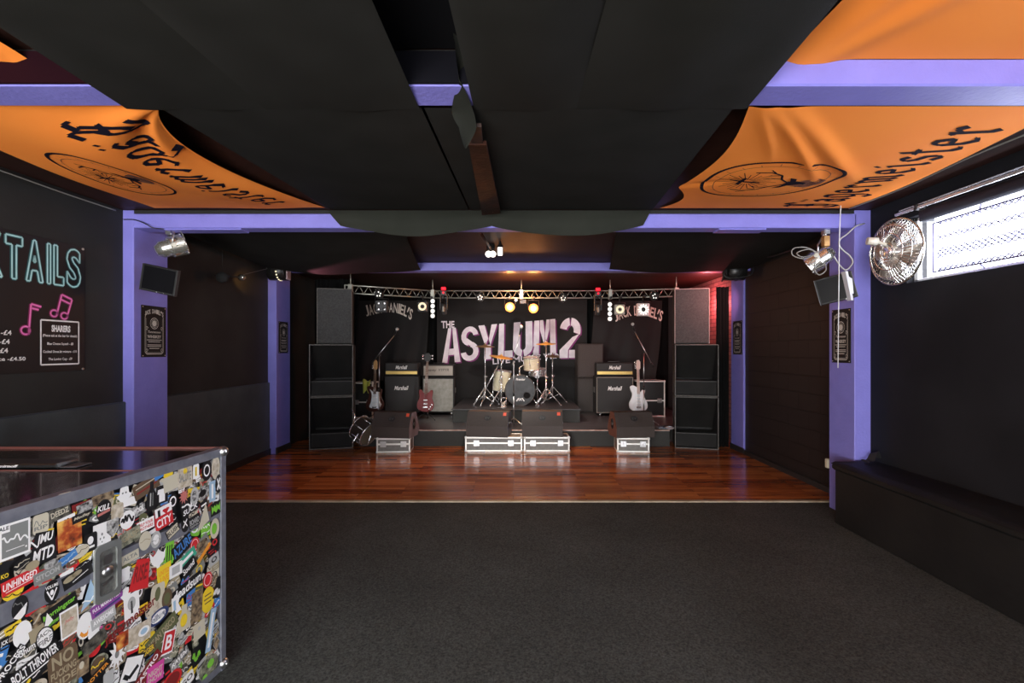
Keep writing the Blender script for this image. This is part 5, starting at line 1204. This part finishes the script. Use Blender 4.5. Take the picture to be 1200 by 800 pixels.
redtrim=mat('reddish_brown_edge',(.20,.075,.06),.4)
mb=MB(); mb.box((-3.2,ys-.004,ZT-.012),(lerp(c1[0],c2[0],.25),ys+.002,ZT-.003),.001); mb.box((-3.25,2.408,ZT-.03),(-1.50,2.425,ZT+.001),.002); mb.build('top_edging',[redtrim],T)
railm=mat('blue_grey_case_rail',(.17,.18,.22),.45,.35,noise=(22,(.24,.25,.29),5))
def facebar(u0,u1,z0a,z1a,z0b,z1b,off0,off1,nm,m):
    "bar on the face; a = at u0 (near), b = at u1 (far)"
    mb=MB(); a,b=FM(off0),FM(off1)
    vs=[a(u0,z0a),a(u1,z0b),a(u1,z1b),a(u0,z1a),b(u0,z0a+.002),b(u1,z0b+.002),b(u1,z1b-.002),b(u0,z1a-.002)]
    mb.add(vs,[(0,1,2,3),(4,5,6,7),(0,1,5,4),(1,2,6,5),(2,3,7,6),(3,0,4,7)]); return mb.build(nm,[m],T)
facebar(-SL,.0,ZT-.045,ZT+.001,ZT-.042,ZT+.001,-.03,.008,'top_rail',railm)
facebar(-SL,.0,.747,.835,.768,.824,-.012,.0045,'middle_rail',railm)
facebar(-SL,.0,.0,.045,.0,.040,-.012,.008,'bottom_rail',railm)
mb=MB(); mb.add([FM(o)(u_,z) for o in (-.012,.010) for u_ in (-.028,.004) for z in (0,ZT)],[(0,1,3,2),(4,5,7,6),(0,1,5,4),(2,3,7,6),(0,2,6,4),(1,3,7,5)]); mb.build('corner_rail',[railm],T)
for zz in (.03,ZT-.018): mb=MB(); mb.ball(FM(.004)(-.010,zz),.026,14,(1,1,1)); mb.cyl(FM(.02)(-.012,zz),FM(.032)(-.012,zz),.008); mb.build('ball_corner',[steel],T)
# recessed catch
hu,hz,_=FP(342/2.757,510+438/2.757)
def rr(cx,cz,w,h,r,n=5):
    o=[]
    for (sx,sz,a0) in ((1,1,0),(-1,1,90),(-1,-1,180),(1,-1,270)):
        for k in range(n+1): a=R(a0+90*k/n); o.append((cx+sx*(w/2-r)+r*math.cos(a),cz+sz*(h/2-r)+r*math.sin(a)))
    return o
mb=MB(); A=rr(hu,hz,.105,.215,.022); B=rr(hu,hz,.070,.165,.014); n=len(A)
f1,f2,f3=FM(.001),FM(.012),FM(-.006)
vs=[f1(*p) for p in A]+[f2(*p) for p in A]+[f2(*p) for p in B]+[f3(*p) for p in B]
mb.add(vs,[(k*n+i,k*n+(i+1)%n,(k+1)*n+(i+1)%n,(k+1)*n+i) for k in range(3) for i in range(n)]); dish=mb.build('recessed_latch',[mat('zinc_catch_plate',(.30,.32,.31),.4,.6)],T)
mb=MB(); mb.shape(B,FM(.0052)); mb.build('dish',[mat('dark_worn_zinc',(.12,.125,.115),.5,.4,noise=(60,(.22,.22,.2),4))],dish)
mb=MB(); mb.lathe([(0,.012),(.016,.011),(.022,.004),(.022,0)],FM(.005)(hu,hz),nv,18); mb.stroke([(hu-.02,hz-.045),(hu+.02,hz-.03)],FM(.009),.012); mb.shape(rr(hu,hz+.045,.03,.035,.006),FM(.010)); mb.build('catch',[steel],dish)

SM={k:mat('sticker_'+k,c,.45) for k,c in dict(white=(.86,.86,.85),cream=(.58,.54,.42),black=(.012,.012,.013),grey=(.22,.23,.22),lightgrey=(.45,.46,.45),red=(.60,.025,.03),darkred=(.22,.02,.02),yellow=(.80,.58,.03),orange=(.80,.30,.03),green=(.20,.55,.05),teal=(.05,.38,.25),blue=(.06,.22,.55),paleblue=(.35,.52,.68),purple=(.25,.06,.30),pink=(.65,.07,.35),brown=(.13,.085,.05),sand=(.36,.31,.20),olive=(.12,.13,.06),navy=(.03,.05,.16),salmon=(.55,.18,.16)).items()}
fire=mat('sticker_fire_picture',(.10,.02,.01),.45); n_,l_=nodes_of(fire); tc=n_.new('ShaderNodeTexCoord'); no=n_.new('ShaderNodeTexNoise'); no.inputs['Scale'].default_value=22; no.inputs['Detail'].default_value=5
ra=n_.new('ShaderNodeValToRGB'); e=ra.color_ramp.elements; e[0].position=.35; e[0].color=(.03,.01,.01,1); e[1].position=.7; e[1].color=(.9,.55,.12,1); e.new(.5).color=(.45,.08,.02,1)
l_.new(tc.outputs['Object'],no.inputs['Vector']); l_.new(no.outputs['Fac'],ra.inputs['Fac']); l_.new(ra.outputs['Color'],n_['Principled BSDF'].inputs['Base Color'])
SM['fire']=fire
def photo(nm,c1,c2,sc=60):
    m=mat('sticker_'+nm,c1,.5,noise=(sc,c2,5)); SM[nm]=m
photo('photodark',(.02,.02,.018),(.16,.15,.12)); photo('photowarm',(.05,.03,.02),(.40,.30,.18),50); photo('bw',(.02,.02,.02),(.62,.62,.60),70); photo('camo',(.03,.04,.02),(.45,.45,.33),45); photo('sandy',(.40,.34,.24),(.66,.60,.50),50)
KEYS=list(SM); MLIST=[SM[k] for k in KEYS]; MI={k:i for i,k in enumerate(KEYS)}
layer=[0]
def sticker(mb,cu,cz,w,h,rot,shp,bg,texts=(),fg='white',border=None):
    layer[0]+=1; base=.0012+(layer[0]*.000005 if layer[0]<=620 else .0036+(layer[0]-620)*.00002)
    ca,sa=math.cos(R(rot)),math.sin(R(rot))
    def mp(off): 
        f=FM(base+off); return lambda a,b:f(cu+(a*w*ca-b*h*sa),cz+(a*w*sa+b*h*ca))
    if shp=='rect': pts=[(-.5,-.5),(.5,-.5),(.5,.5),(-.5,.5)]
    elif shp=='circle': pts=[(.5*math.cos(TAU*k/28),.5*math.sin(TAU*k/28)) for k in range(28)]
    elif shp=='round': pts=rr(0,0,1,1,.18)
    elif shp=='tri': pts=[(-.5,-.5),(.5,-.2),(.1,.5)]
    elif shp=='pennant': pts=[(-.5,-.5),(.5,-.5),(.2,0),(.5,.5),(-.5,.5)]
    elif shp=='shield': pts=[(-.5,.5),(.5,.5),(.5,-.1),(0,-.5),(-.5,-.1)]
    elif shp=='diamond': pts=[(0,-.5),(.5,0),(0,.5),(-.5,0)]
    elif shp=='hat': pts=[(-.5,-.1),(-.3,.0),(-.25,.4),(0,.5),(.25,.4),(.3,.0),(.5,-.1),(.35,-.3),(.2,-.5),(-.2,-.5),(-.35,-.3)]
    elif shp=='bottle': pts=[(-.5,-.5),(.5,-.5),(.5,.05),(.2,.25),(.2,.5),(-.2,.5),(-.2,.25),(-.5,.05)]
    elif shp=='star': pts=[((.5 if k%2 else .26)*math.cos(TAU*k/22),(.5 if k%2 else .26)*math.sin(TAU*k/22)) for k in range(22)]
    elif shp=='skew': pts=[(-.5,-.4),(.5,-.5),(.45,.4),(-.2,.5)]
    elif shp=='wing': pts=[(-.5,.5),(-.3,.25),(-.12,.35),(0,.5),(.12,.35),(.3,.25),(.5,.5),(.42,.1),(.25,-.15),(.12,-.2),(0,-.5),(-.12,-.2),(-.25,-.15),(-.42,.1)]
    else: pts=None
    if pts:
        if border: mb.shape([(a*1.0,b*1.0) for a,b in pts],mp(0),MI[border]); mb.shape([(a*.86,b*.86) for a,b in pts],mp(.000006),MI[bg])
        else: mb.shape(pts,mp(0),MI[bg])
    for t in texts:
        if t[0]=='t': _,s,x0,y0,x1,y1,*r=t; col=r[0] if r else fg; mb.text(s,mp(.000012 if layer[0]>620 else .0000025),x0,y0,x1,y1,MI[col],.025,r[1] if len(r)>1 else 0)
        elif t[0]=='l': _,p,wd,*r=t; mb.stroke(p,mp(.000012 if layer[0]>620 else .0000025),wd,MI[r[0] if r else fg])
        elif t[0]=='c': _,x,y,r_,*r=t; mb.shape([(x+r_*math.cos(TAU*k/18),y+r_*math.sin(TAU*k/18)) for k in range(18)],mp(.000009+.000003*len(r) if layer[0]>620 else .000002+.000001*len(r)),MI[r[0] if r else fg])
        elif t[0]=='p': mb.shape(t[1],mp(.000012 if layer[0]>620 else .0000025),MI[t[2]])
def scribble(seed,n=9,amp=.3,y=0,w=.05,col='white'):
    r=random.Random(seed); return ('l',[(-.42+.84*i/n,y+amp*(r.random()-.5)*2*(1 if i%2 else -.6)) for i in range(n+1)],w,col)
# background of small overlapping stickers nobody could count
mb=MB(); r=random.Random(11)
cols=['white','cream','black','grey','lightgrey','photodark','photodark','photowarm','bw','bw','sand','brown','sandy','black','black','camo','darkred','olive','white','red','blue','yellow','green','grey']
for i in range(620):
    u_=-r.random()*1.22-.02; z_=.04+r.random()*(ZT-.09)
    w1=.03+.05*r.random(); h1=.025+.06*r.random()
    if u_+w1*.6>-.03: u_=-.03-w1*.6
    if z_+h1*.55>ZT-.045: z_=ZT-.045-h1*.55
    if z_-h1*.55<.045: z_=.045+h1*.55
    c_=r.choice(cols); fg_='black' if c_ in('white','cream','lightgrey','sandy','yellow') else r.choice(['white','white','cream','red','yellow'])
    k=r.random(); tx=[]
    if k<.5: tx=[scribble(i,8,.2,.1,.06,fg_),scribble(i+900,6,.08,-.25,.05,fg_)]
    elif k<.75: tx=[('c',0,0,.28,fg_),('c',0,.02,.16,c_,1)]
    else: tx=[('l',[(-.35,.2),(.35,.2)],.12,fg_),('l',[(-.3,-.1),(.3,-.1)],.08,fg_),('l',[(-.2,-.3),(.25,-.3)],.06,fg_)]
    sticker(mb,u_,z_,w1,h1,r.uniform(-25,30),r.choice(['rect','rect','rect','circle','circle','round','shield']),c_,tx,fg_)
o=mb.build('sticker_collage',MLIST,T,'stuff',recalc=False)
def ST(x,y,w,h,rot,shp,bg,texts=(),fg='white',border=None):
    u_,z_,d_=FP(x/2.757,510+y/2.757)
    layer[0]=max(layer[0],620)
    mb=MB(); sticker(mb,u_,z_,w/2.757*d_*d_/957,h/2.757*d_/F,rot,shp,bg,texts,fg,border)
    used=sorted(set(mb.m)); mb.m=[used.index(k) for k in mb.m]
    mb.build('sticker',[MLIST[k] for k in used],T,recalc=False)
t1=lambda s,c='white',sh=0,y0=-.2,y1=.25:('t',s,-.42,y0,.42,y1,c,sh)
ST(45,335,100,115,0,'rect','grey',[scribble(1,13,.14,.05,.05,'white'),('l',[(-.3,-.25),(.3,-.25)],.02),('c',.36,-.3,.03)],border='white')
ST(8,303,40,28,0,'rect','white',[t1('ALE','black')])
ST(128,285,52,62,0,'round','cream',[scribble(2,8,.18,.05,.05,'grey'),t1('RIP','grey',0,-.3,-.1)])
ST(132,362,95,108,2,'skew','black',[('t','JMU',-.2,.05,.42,.40,'white',.3),('t','MTD',-.35,-.38,.42,-.02,'white',.3),('l',[(-.42,.12),(-.38,.3),(-.3,.22),(-.2,.1)],.05)])
ST(222,316,78,98,2,'rect','fire'); ST(190,250,70,40,8,'rect','photodark',[t1('DEEDZ','cream')]); ST(275,232,60,36,10,'rect','bw')
ST(262,262,66,26,6,'rect','black',[t1('Medley','cream',.3)]); ST(205,205,40,40,0,'rect','sandy')
ST(330,200,70,34,10,'rect','photowarm'); ST(332,242,50,72,0,'circle','black',[t1('KILL','white',.2,.0,.25),('l',[(-.4,-.15),(.4,-.05)],.12,'salmon')])
ST(326,330,58,95,0,'rect','white',[('c',0,.12,.05,'grey'),('c',-.1,-.02,.04,'grey'),('c',.1,-.02,.04,'grey'),('c',0,-.14,.03,'grey')])
ST(398,188,52,50,0,'hat','white',[('c',-.1,.05,.06,'grey'),('c',.1,.05,.06,'grey')]); ST(412,214,52,26,0,'rect','white')
ST(470,165,84,48,16,'rect','brown',[('l',[(-.4,.2),(.4,.2)],.06,'cream'),('l',[(-.4,-.1),(.4,-.1)],.12,'darkred')])
ST(486,195,30,92,-2,'bottle','black',[('l',[(-.1,-.35),(-.1,.1)],.12,'lightgrey'),('l',[(.15,-.35),(.15,.1)],.08,'grey')])
ST(520,190,38,58,0,'rect','black',[('p',[(-.35,.3),(.35,.3),(.4,.05),(.25,.05),(.25,-.4),(-.25,-.4),(-.25,.05),(-.4,.05)],'white')])
ST(540,126,32,26,0,'circle','yellow'); ST(510,131,30,18,15,'rect','blue'); ST(556,150,62,48,6,'rect','cream')
ST(595,135,46,66,0,'rect','sandy',[t1('SALUTE','grey'),('c',0,.3,.14,'yellow')]); ST(630,102,20,72,0,'bottle','white',[('l',[(0,-.4),(0,0)],.3,'yellow')])
ST(665,113,34,66,0,'circle','black',[('c',0,0,.30,'white'),('c',0,0,.22,'black',1),('l',[(0,-.15),(0,.15)],.08)]); ST(694,104,27,76,0,'circle','cream',[('c',0,0,.36,'sandy')])
ST(683,180,20,66,0,'rect','paleblue',[('l',[(0,-.35),(0,.35)],.3,'white')]); ST(652,186,44,44,10,'circle','bw',[('c',0,0,.26,'black')])
ST(703,156,22,60,0,'circle','black',[('l',[(-.2,-.3),(.2,.3)],.15),('l',[(-.2,.3),(.2,-.3)],.15)]); ST(610,225,58,56,12,'rect','black',[scribble(3,9,.3,.1,.09),t1('SUCK','white',.2,-.4,-.1)])
ST(591,196,34,52,0,'star','salmon'); ST(555,213,32,50,0,'circle','black',[('c',0,0,.34,'white'),('c',0,0,.24,'black',1),('c',0,0,.10,'white')]); ST(625,195,26,56,0,'circle','lightgrey',[('c',0,0,.3,'bw')])
ST(525,245,54,36,6,'rect','white',[('t','I',-.35,-.35,-.2,.3,'black'),('c',.05,.08,.12,'red'),('c',.23,.08,.12,'red'),('p',[(-.06,.05),(.34,.05),(.14,-.35)],'red')])
ST(527,275,58,42,8,'rect','red',[t1('CITY','white',0,-.35,.3)]); ST(467,289,56,36,4,'rect','white',[t1('HELP YOUR','red',.1,.02,.3),t1('BROTHERS','red',.1,-.35,-.08)])
ST(432,248,70,36,12,'rect','bw',[t1('SHAMROCK','white',.1)]); ST(408,272,48,60,0,'circle','white',[scribble(5,9,.3,0,.12,'black')])
ST(375,245,40,50,0,'round','sandy'); ST(418,325,66,46,8,'rect','camo',[t1('GASP','sand')])
ST(360,300,40,60,0,'shield','bw'); ST(288,345,44,60,0,'round','black',[('c',0,.1,.22,'white'),('l',[(-.3,-.25),(.3,-.25)],.12)]); ST(255,375,60,40,8,'circle','cream',[scribble(6,7,.2,0,.05,'brown')])
ST(215,395,60,26,20,'rect','blue',[scribble(7,7,.3,0,.1,'paleblue')])
# on the middle rail
ST(60,557,56,80,0,'circle','black',[('p',[(-.4,-.3),(.42,.12),(.30,-.32),(0,-.48)],'white'),scribble(8,7,.2,.1,.04,'grey')])
ST(163,503,50,72,0,'circle','black',[t1('VOLUME','white',0,.15,.3),('l',[(-.32,.08),(0,-.38),(.32,.08)],.08),('c',0,-.05,.12,'white')])
ST(247,452,98,44,12,'rect','black',[('c',-.25,.15,.22,'sand'),('c',-.02,.2,.18,'sand'),('l',[(-.2,-.25),(.35,-.05)],.05,'white')])
ST(417,393,56,30,4,'rect','cream',[t1('ALTA','grey')]); ST(465,340,40,60,0,'circle','cream',[scribble(9,6,.1,0,.04,'sand')]); ST(500,336,33,54,0,'circle','lightgrey',[('c',0,0,.3,'white'),scribble(10,7,.15,0,.05,'grey')])
ST(555,308,44,32,22,'rect','cream',[t1('BLUSH','black',0,-.25,.25)],border='black'); ST(595,285,28,54,0,'circle','black',[('l',[(-.25,-.2),(.2,.25)],.1),('l',[(-.2,.2),(.25,-.2)],.08)])
ST(625,277,36,40,8,'rect','black',[t1('BOARD','lightgrey'),t1('GNU','lightgrey',0,-.42,-.25)]); ST(655,262,38,86,-4,'tri','cream')
ST(694,235,34,42,4,'rect','black',[('p',[(-.4,-.35),(-.4,.35),(-.25,.1),(-.1,.3),(0,.1),(.1,.3),(.25,.1),(.4,.35),(.4,-.35),(.2,-.1),(0,-.35),(-.2,-.1)],'green')])
# lower field
ST(62,470,124,46,6,'rect','red',[('t','UNHINGED',-.46,-.18,.44,.32,'white',.2),('l',[(-.4,-.3),(.3,-.25)],.05)])
ST(150,447,92,38,6,'rect','grey',[t1('SITCOM','lightgrey')]); ST(10,455,30,32,0,'rect','black',[t1('KO','yellow')]); ST(100,420,46,30,0,'circle','sand'); ST(160,415,50,26,0,'circle','bw')
ST(190,566,116,62,12,'rect','black',[('t','Morningstar',-.46,-.05,.46,.3,'green',.1),('t','summer fest',-.4,-.4,.1,-.15,'green')])
ST(283,512,54,92,0,'tri','paleblue',[scribble(12,5,.1,-.2,.05,'white')]); ST(220,602,60,92,4,'rect','sandy',[('t','Jelly',-.28,.0,.28,.15,'salmon',.2)],border='white')
ST(38,622,56,28,14,'rect','yellow',[scribble(13,5,.3,0,.15,'black')]); ST(67,641,62,82,0,'circle','white'); ST(148,598,34,52,10,'tri','white')
ST(115,640,50,44,10,'rect','sand'); ST(140,653,58,74,10,'circle','black',[('c',0,0,.44,'white'),t1('JACK','black',.1,.03,.28),t1('FIRE','black',.1,-.28,-.03)])
ST(270,614,54,84,0,'circle','white',[('l',[(-.28,-.2),(-.1,-.36),(.15,-.36),(.3,-.15)],.14,'orange')]); ST(298,640,36,60,0,'shield','white')
ST(342,542,104,44,10,'rect','purple',[('t','FULL MARKET FEST',-.44,.0,.44,.28,'white'),('l',[(-.4,-.25),(.4,-.25)],.14,'navy')]); ST(330,588,80,36,8,'rect','lightgrey',[t1('AWESOME','white')])
ST(323,638,18,46,0,'bottle','pink',[('c',0,-.2,.2,'white')])
ST(398,450,34,44,0,'round','white'); ST(402,510,36,40,0,'hat','white'); ST(421,550,50,82,3,'rect','white',[('c',0,.1,.26,'lightgrey'),('l',[(0,-.3),(0,.2)],.12,'black')])
ST(447,450,66,104,-6,'skew','red',[('t','RISE',-.3,-.2,.4,.3,'darkred',.2)]); ST(507,404,58,78,0,'wing','white')
ST(543,380,28,72,-4,'rect','green',[('l',[(-.25,.35),(-.25,-.35)],.12,'black'),('l',[(0,.35),(0,-.35)],.12,'black'),('l',[(.25,.35),(.25,-.35)],.12,'black')])
ST(586,358,66,50,24,'rect','black',[('t','AZURE',-.48,-.3,.48,.35,'blue',.1)]); ST(625,353,30,48,0,'circle','red',[('c',0,0,.38,'white'),('c',0,0,.34,'red',1),('l',[(-.3,0),(.3,0)],.2)])
ST(667,466,30,50,0,'circle','red',[('c',0,0,.38,'white'),('c',0,0,.34,'red',1),('l',[(-.3,0),(.3,0)],.2)]); ST(650,358,36,40,10,'round','photowarm'); ST(655,380,54,13,38,'rect','orange')
ST(600,396,60,34,22,'rect','teal',[('l',[(-.35,0),(.35,0)],.3,'white')]); ST(606,426,50,44,26,'rect','black',[t1('Sound','white',.3)]); ST(690,300,30,64,0,'circle','cream',[('c',-.05,0,.28,'green')])
ST(527,455,46,80,4,'shield','yellow',[('t','UNITED',-.36,.1,.36,.3,'orange'),('t','LIVE',-.3,-.2,.3,.04,'orange')]); ST(564,434,42,42,0,'rect','white',[('p',[(-.3,-.3),(.3,-.3),(.3,.3),(-.3,.3)],'lightgrey')])
ST(601,490,96,44,10,'rect','black',[('t','deadsun',-.48,-.3,.48,.38,'white',.3)]); ST(668,530,42,82,0,'circle','yellow',[('l',[(-.25,.2),(.25,.2)],.05,'brown'),('l',[(-.3,.05),(.3,.05)],.05,'brown'),('l',[(-.25,-.1),(.25,-.1)],.05,'brown')])
ST(700,490,22,64,-20,'rect','black',[scribble(15,6,.3,0,.25,'white')]); ST(503,535,46,110,-6,'round','cream',[('c',0,.2,.2,'olive'),('c',0,-.2,.2,'sandy')]); ST(535,526,34,62,0,'circle','brown',[('c',0,0,.3,'olive')])
ST(566,546,30,56,4,'pennant','white',[('l',[(-.2,-.3),(-.2,.3)],.25,'paleblue')]); ST(508,584,68,46,8,'circle','navy',[('c',0,0,.36,'white'),t1('Bellhaven','navy',.2)])
ST(420,600,170,56,10,'none','black',[('t','J\u00e4germeister',-.5,-.3,.5,.45,'darkred')]); ST(590,588,46,82,-4,'bottle','cream',[('c',0,-.1,.25,'yellow')]); ST(632,552,36,100,-4,'rect','photowarm')
ST(640,628,38,54,4,'rect','cream',[('c',0,.1,.12,'lightgrey')]); ST(680,585,26,54,0,'circle','olive'); ST(677,628,18,130,-12,'rect','paleblue',[('l',[(0,-.4),(0,.4)],.35,'white')])
ST(445,640,78,64,-4,'rect','sandy',[('c',.2,0,.24,'white'),('c',.2,0,.15,'paleblue',1)]); ST(520,636,104,50,22,'rect','olive',[t1('MEAN DISCO','sand')]); ST(540,666,40,72,-14,'rect','red',[('t','B',-.25,-.3,.3,.3,'white')],border='white')
ST(110,738,158,56,14,'rect','black',[('t','BOLT THROWER',-.48,-.26,.48,.36,'white'),('l',[(-.48,-.4),(.48,-.4)],.08)])
ST(200,748,98,122,4,'round','brown',[('t','NO',-.36,.08,.36,.44,'sand'),('t','FUCKING',-.42,-.18,.42,.02,'sand'),('t','RIDE',-.4,-.42,.4,-.24,'sand')])
ST(30,735,120,34,44,'rect','black',[('t','PROCESS',-.48,-.3,.48,.3,'white')]) ; ST(80,692,56,28,10,'none','black',[('t','Ghum',-.5,-.4,.5,.4,'white')])
ST(8,672,28,40,0,'rect','black',[t1('JCK','white'),('l',[(-.4,-.3),(.4,-.3)],.12,'blue')]); ST(373,706,60,104,0,'star','white',[('c',0,0,.12,'grey')]); ST(465,702,68,26,6,'rect','brown',[t1('TRIGGER','yellow',0,-.35,.35)])
ST(300,668,80,46,18,'rect','photodark'); ST(262,745,40,60,0,'rect','photowarm',[('c',-.1,.1,.2,'cream')]); ST(390,662,40,50,0,'rect','fire')
ST(420,755,70,84,-24,'rect','white',[('l',[(-.3,-.2),(0,-.3),(.3,.1)],.16,'black')],border='black'); ST(470,760,104,36,34,'rect','darkred',[t1('CASTRO','white')]); ST(497,768,56,62,-4,'rect','pink',[t1('NIGHT','cream',0,-.05,.25),t1('SHOW','cream',0,-.35,-.1)])
ST(552,790,64,58,0,'circle','red',[('c',0,0,.38,'darkred')]); ST(600,790,44,40,12,'round','white',[t1('GO','black')]); ST(630,712,28,62,0,'round','black',[scribble(17,6,.35,0,.2,'green')])
ST(670,748,62,72,0,'circle','camo',[('c',.1,.1,.18,'green'),('c',-.2,-.3,.12,'green')]); ST(695,670,22,52,0,'diamond','photowarm',(),'white','lightgrey'); ST(575,720,60,32,16,'rect','bw',[t1('RAVEN','white',.2)])
ST(310,770,90,28,22,'rect','black',[t1('ROTTER','orange')]); ST(345,785,34,48,0,'round','lightgrey')
# black runner on the far top panel
T=thing('bar_runner','thin black bar runner with white lettering lying on the far part of the counter top','bar runner',(-2.3,2.05,ZT-.005))
mb=MB(); mb.box((-3.1,2.0,ZT-.0075),(-1.93,2.10,ZT+.014),.006); mb.build('mat',[blk],T)
mb=MB(); mb.cyl((-1.93,2.005,ZT+.006),(-1.93,2.09,ZT+.012),.0085); mb.box((-1.93,2.01,ZT-.006),(-1.86,2.09,ZT-.001),.002); mb.build('rolled_end',[mat('grey_rubber_edge',(.08,.08,.085),.4)],T)
mb=MB(); mb.text('Smirnoff',lambda x,z:(x,1.9985,z),-2.185,ZT-.001,-2.09,ZT+.010,0,.03,.3); mb.build('lettering',[white_mat],T,recalc=False)

# ================================================================== LIGHT
def area(name,loc,tgt,sx,sy,power,col=(1,1,1),spread=180):
    l=bpy.data.lights.new(name,'AREA'); l.shape='RECTANGLE'; l.size=sx; l.size_y=sy; l.energy=power; l.color=col; l.spread=R(spread)
    o=bpy.data.objects.new(name,l); COL.objects.link(o); o.location=loc; o.rotation_euler=(Vector(tgt)-Vector(loc)).to_track_quat('-Z','Y').to_euler(); return o
def spot(name,loc,tgt,power,ang,col=(1,1,1),blend=.4,r=.05):
    l=bpy.data.lights.new(name,'SPOT'); l.energy=power; l.spot_size=R(ang); l.spot_blend=blend; l.color=col; l.shadow_soft_size=r
    o=bpy.data.objects.new(name,l); COL.objects.link(o); o.location=loc; o.rotation_euler=(Vector(tgt)-Vector(loc)).to_track_quat('-Z','Y').to_euler(); return o
def point(name,loc,power,col,r=.06):
    l=bpy.data.lights.new(name,'POINT'); l.energy=power; l.color=col; l.shadow_soft_size=r
    o=bpy.data.objects.new(name,l); COL.objects.link(o); o.location=loc; return o
area('daylight_door',(-1.9,-4.3,1.3),(-1.9,0,1.2),2.7,2.4,340,(1,.98,.95))
area('daylight_entrance_window',(1.6,-4.3,1.6),(1.2,0,1.5),2.9,1.9,125,(1,.98,.95))
area('daylight_strip_window',(3.9,2.5,2.5),(0,2.6,1.3),3.0,.5,90,(.80,.84,1))
area('added_uplight',(-1.5,-2.3,.7),(-.9,1.7,2.9),3.0,.8,290,(1,.93,.85))  # added uplight without a fixture, brightens the flags from below
w=bpy.data.worlds.new('sky'); scene.world=w; w.use_nodes=True
w.node_tree.nodes['Background'].inputs['Color'].default_value=(.80,.86,1,1); w.node_tree.nodes['Background'].inputs['Strength'].default_value=9
for px in (597.5,625.2): 
    p=P(px,361,8.72); spot('orange_lamp_beam',p,(p.x,7.0,1.0),60,84,(1,.42,.12)); 
    point('orange_lamp_glow',P(px,361,8.72)+Vector((0,0,.16)),22,(1,.36,.09),.05)
for px,pw in ((575,40),(586,40)): spot('ceiling_spot_beam',P(px,303,6.1),(0.0,9.2,.6),pw,75,(1,.95,.88))
point('pink_side_lamp',(3.45,8.75,2.45),40,(1,.16,.18),.08)
spot('pink_stage_wash',(3.28,7.12,2.52),(2.2,9.6,1.9),70,100,(1,.40,.38))
spot('pink_lamp_left',(-3.30,7.02,2.45),(-1.7,7.15,2.85),45,80,(1,.30,.42))
p=P(284,325,6.15); spot('wall_pool_beam',p+Vector((-.03,.04,.01)),(-3.84,p.y+.55,p.z+.03),16,42,(1,.46,.07),.9,.02)
spot('stage_white_wash',(-.3,6.9,2.70),(0,9.5,.9),170,85,(1,.96,.9))

cam=bpy.data.cameras.new('camera'); co=bpy.data.objects.new('camera',cam); COL.objects.link(co)
co.location=(0,0,EYE); co.rotation_euler=(R(90),0,0); cam.sensor_width=36; cam.lens=F/1200*36; cam.shift_x=-7/1200; cam.shift_y=10/1200; cam.clip_start=.05
scene.camera=co
vs=scene.view_settings; vs.view_transform='Standard'; vs.look='None'; vs.gamma=1; vs.use_curve_mapping=False; vs.exposure=0
bpy.context.view_layer.update()
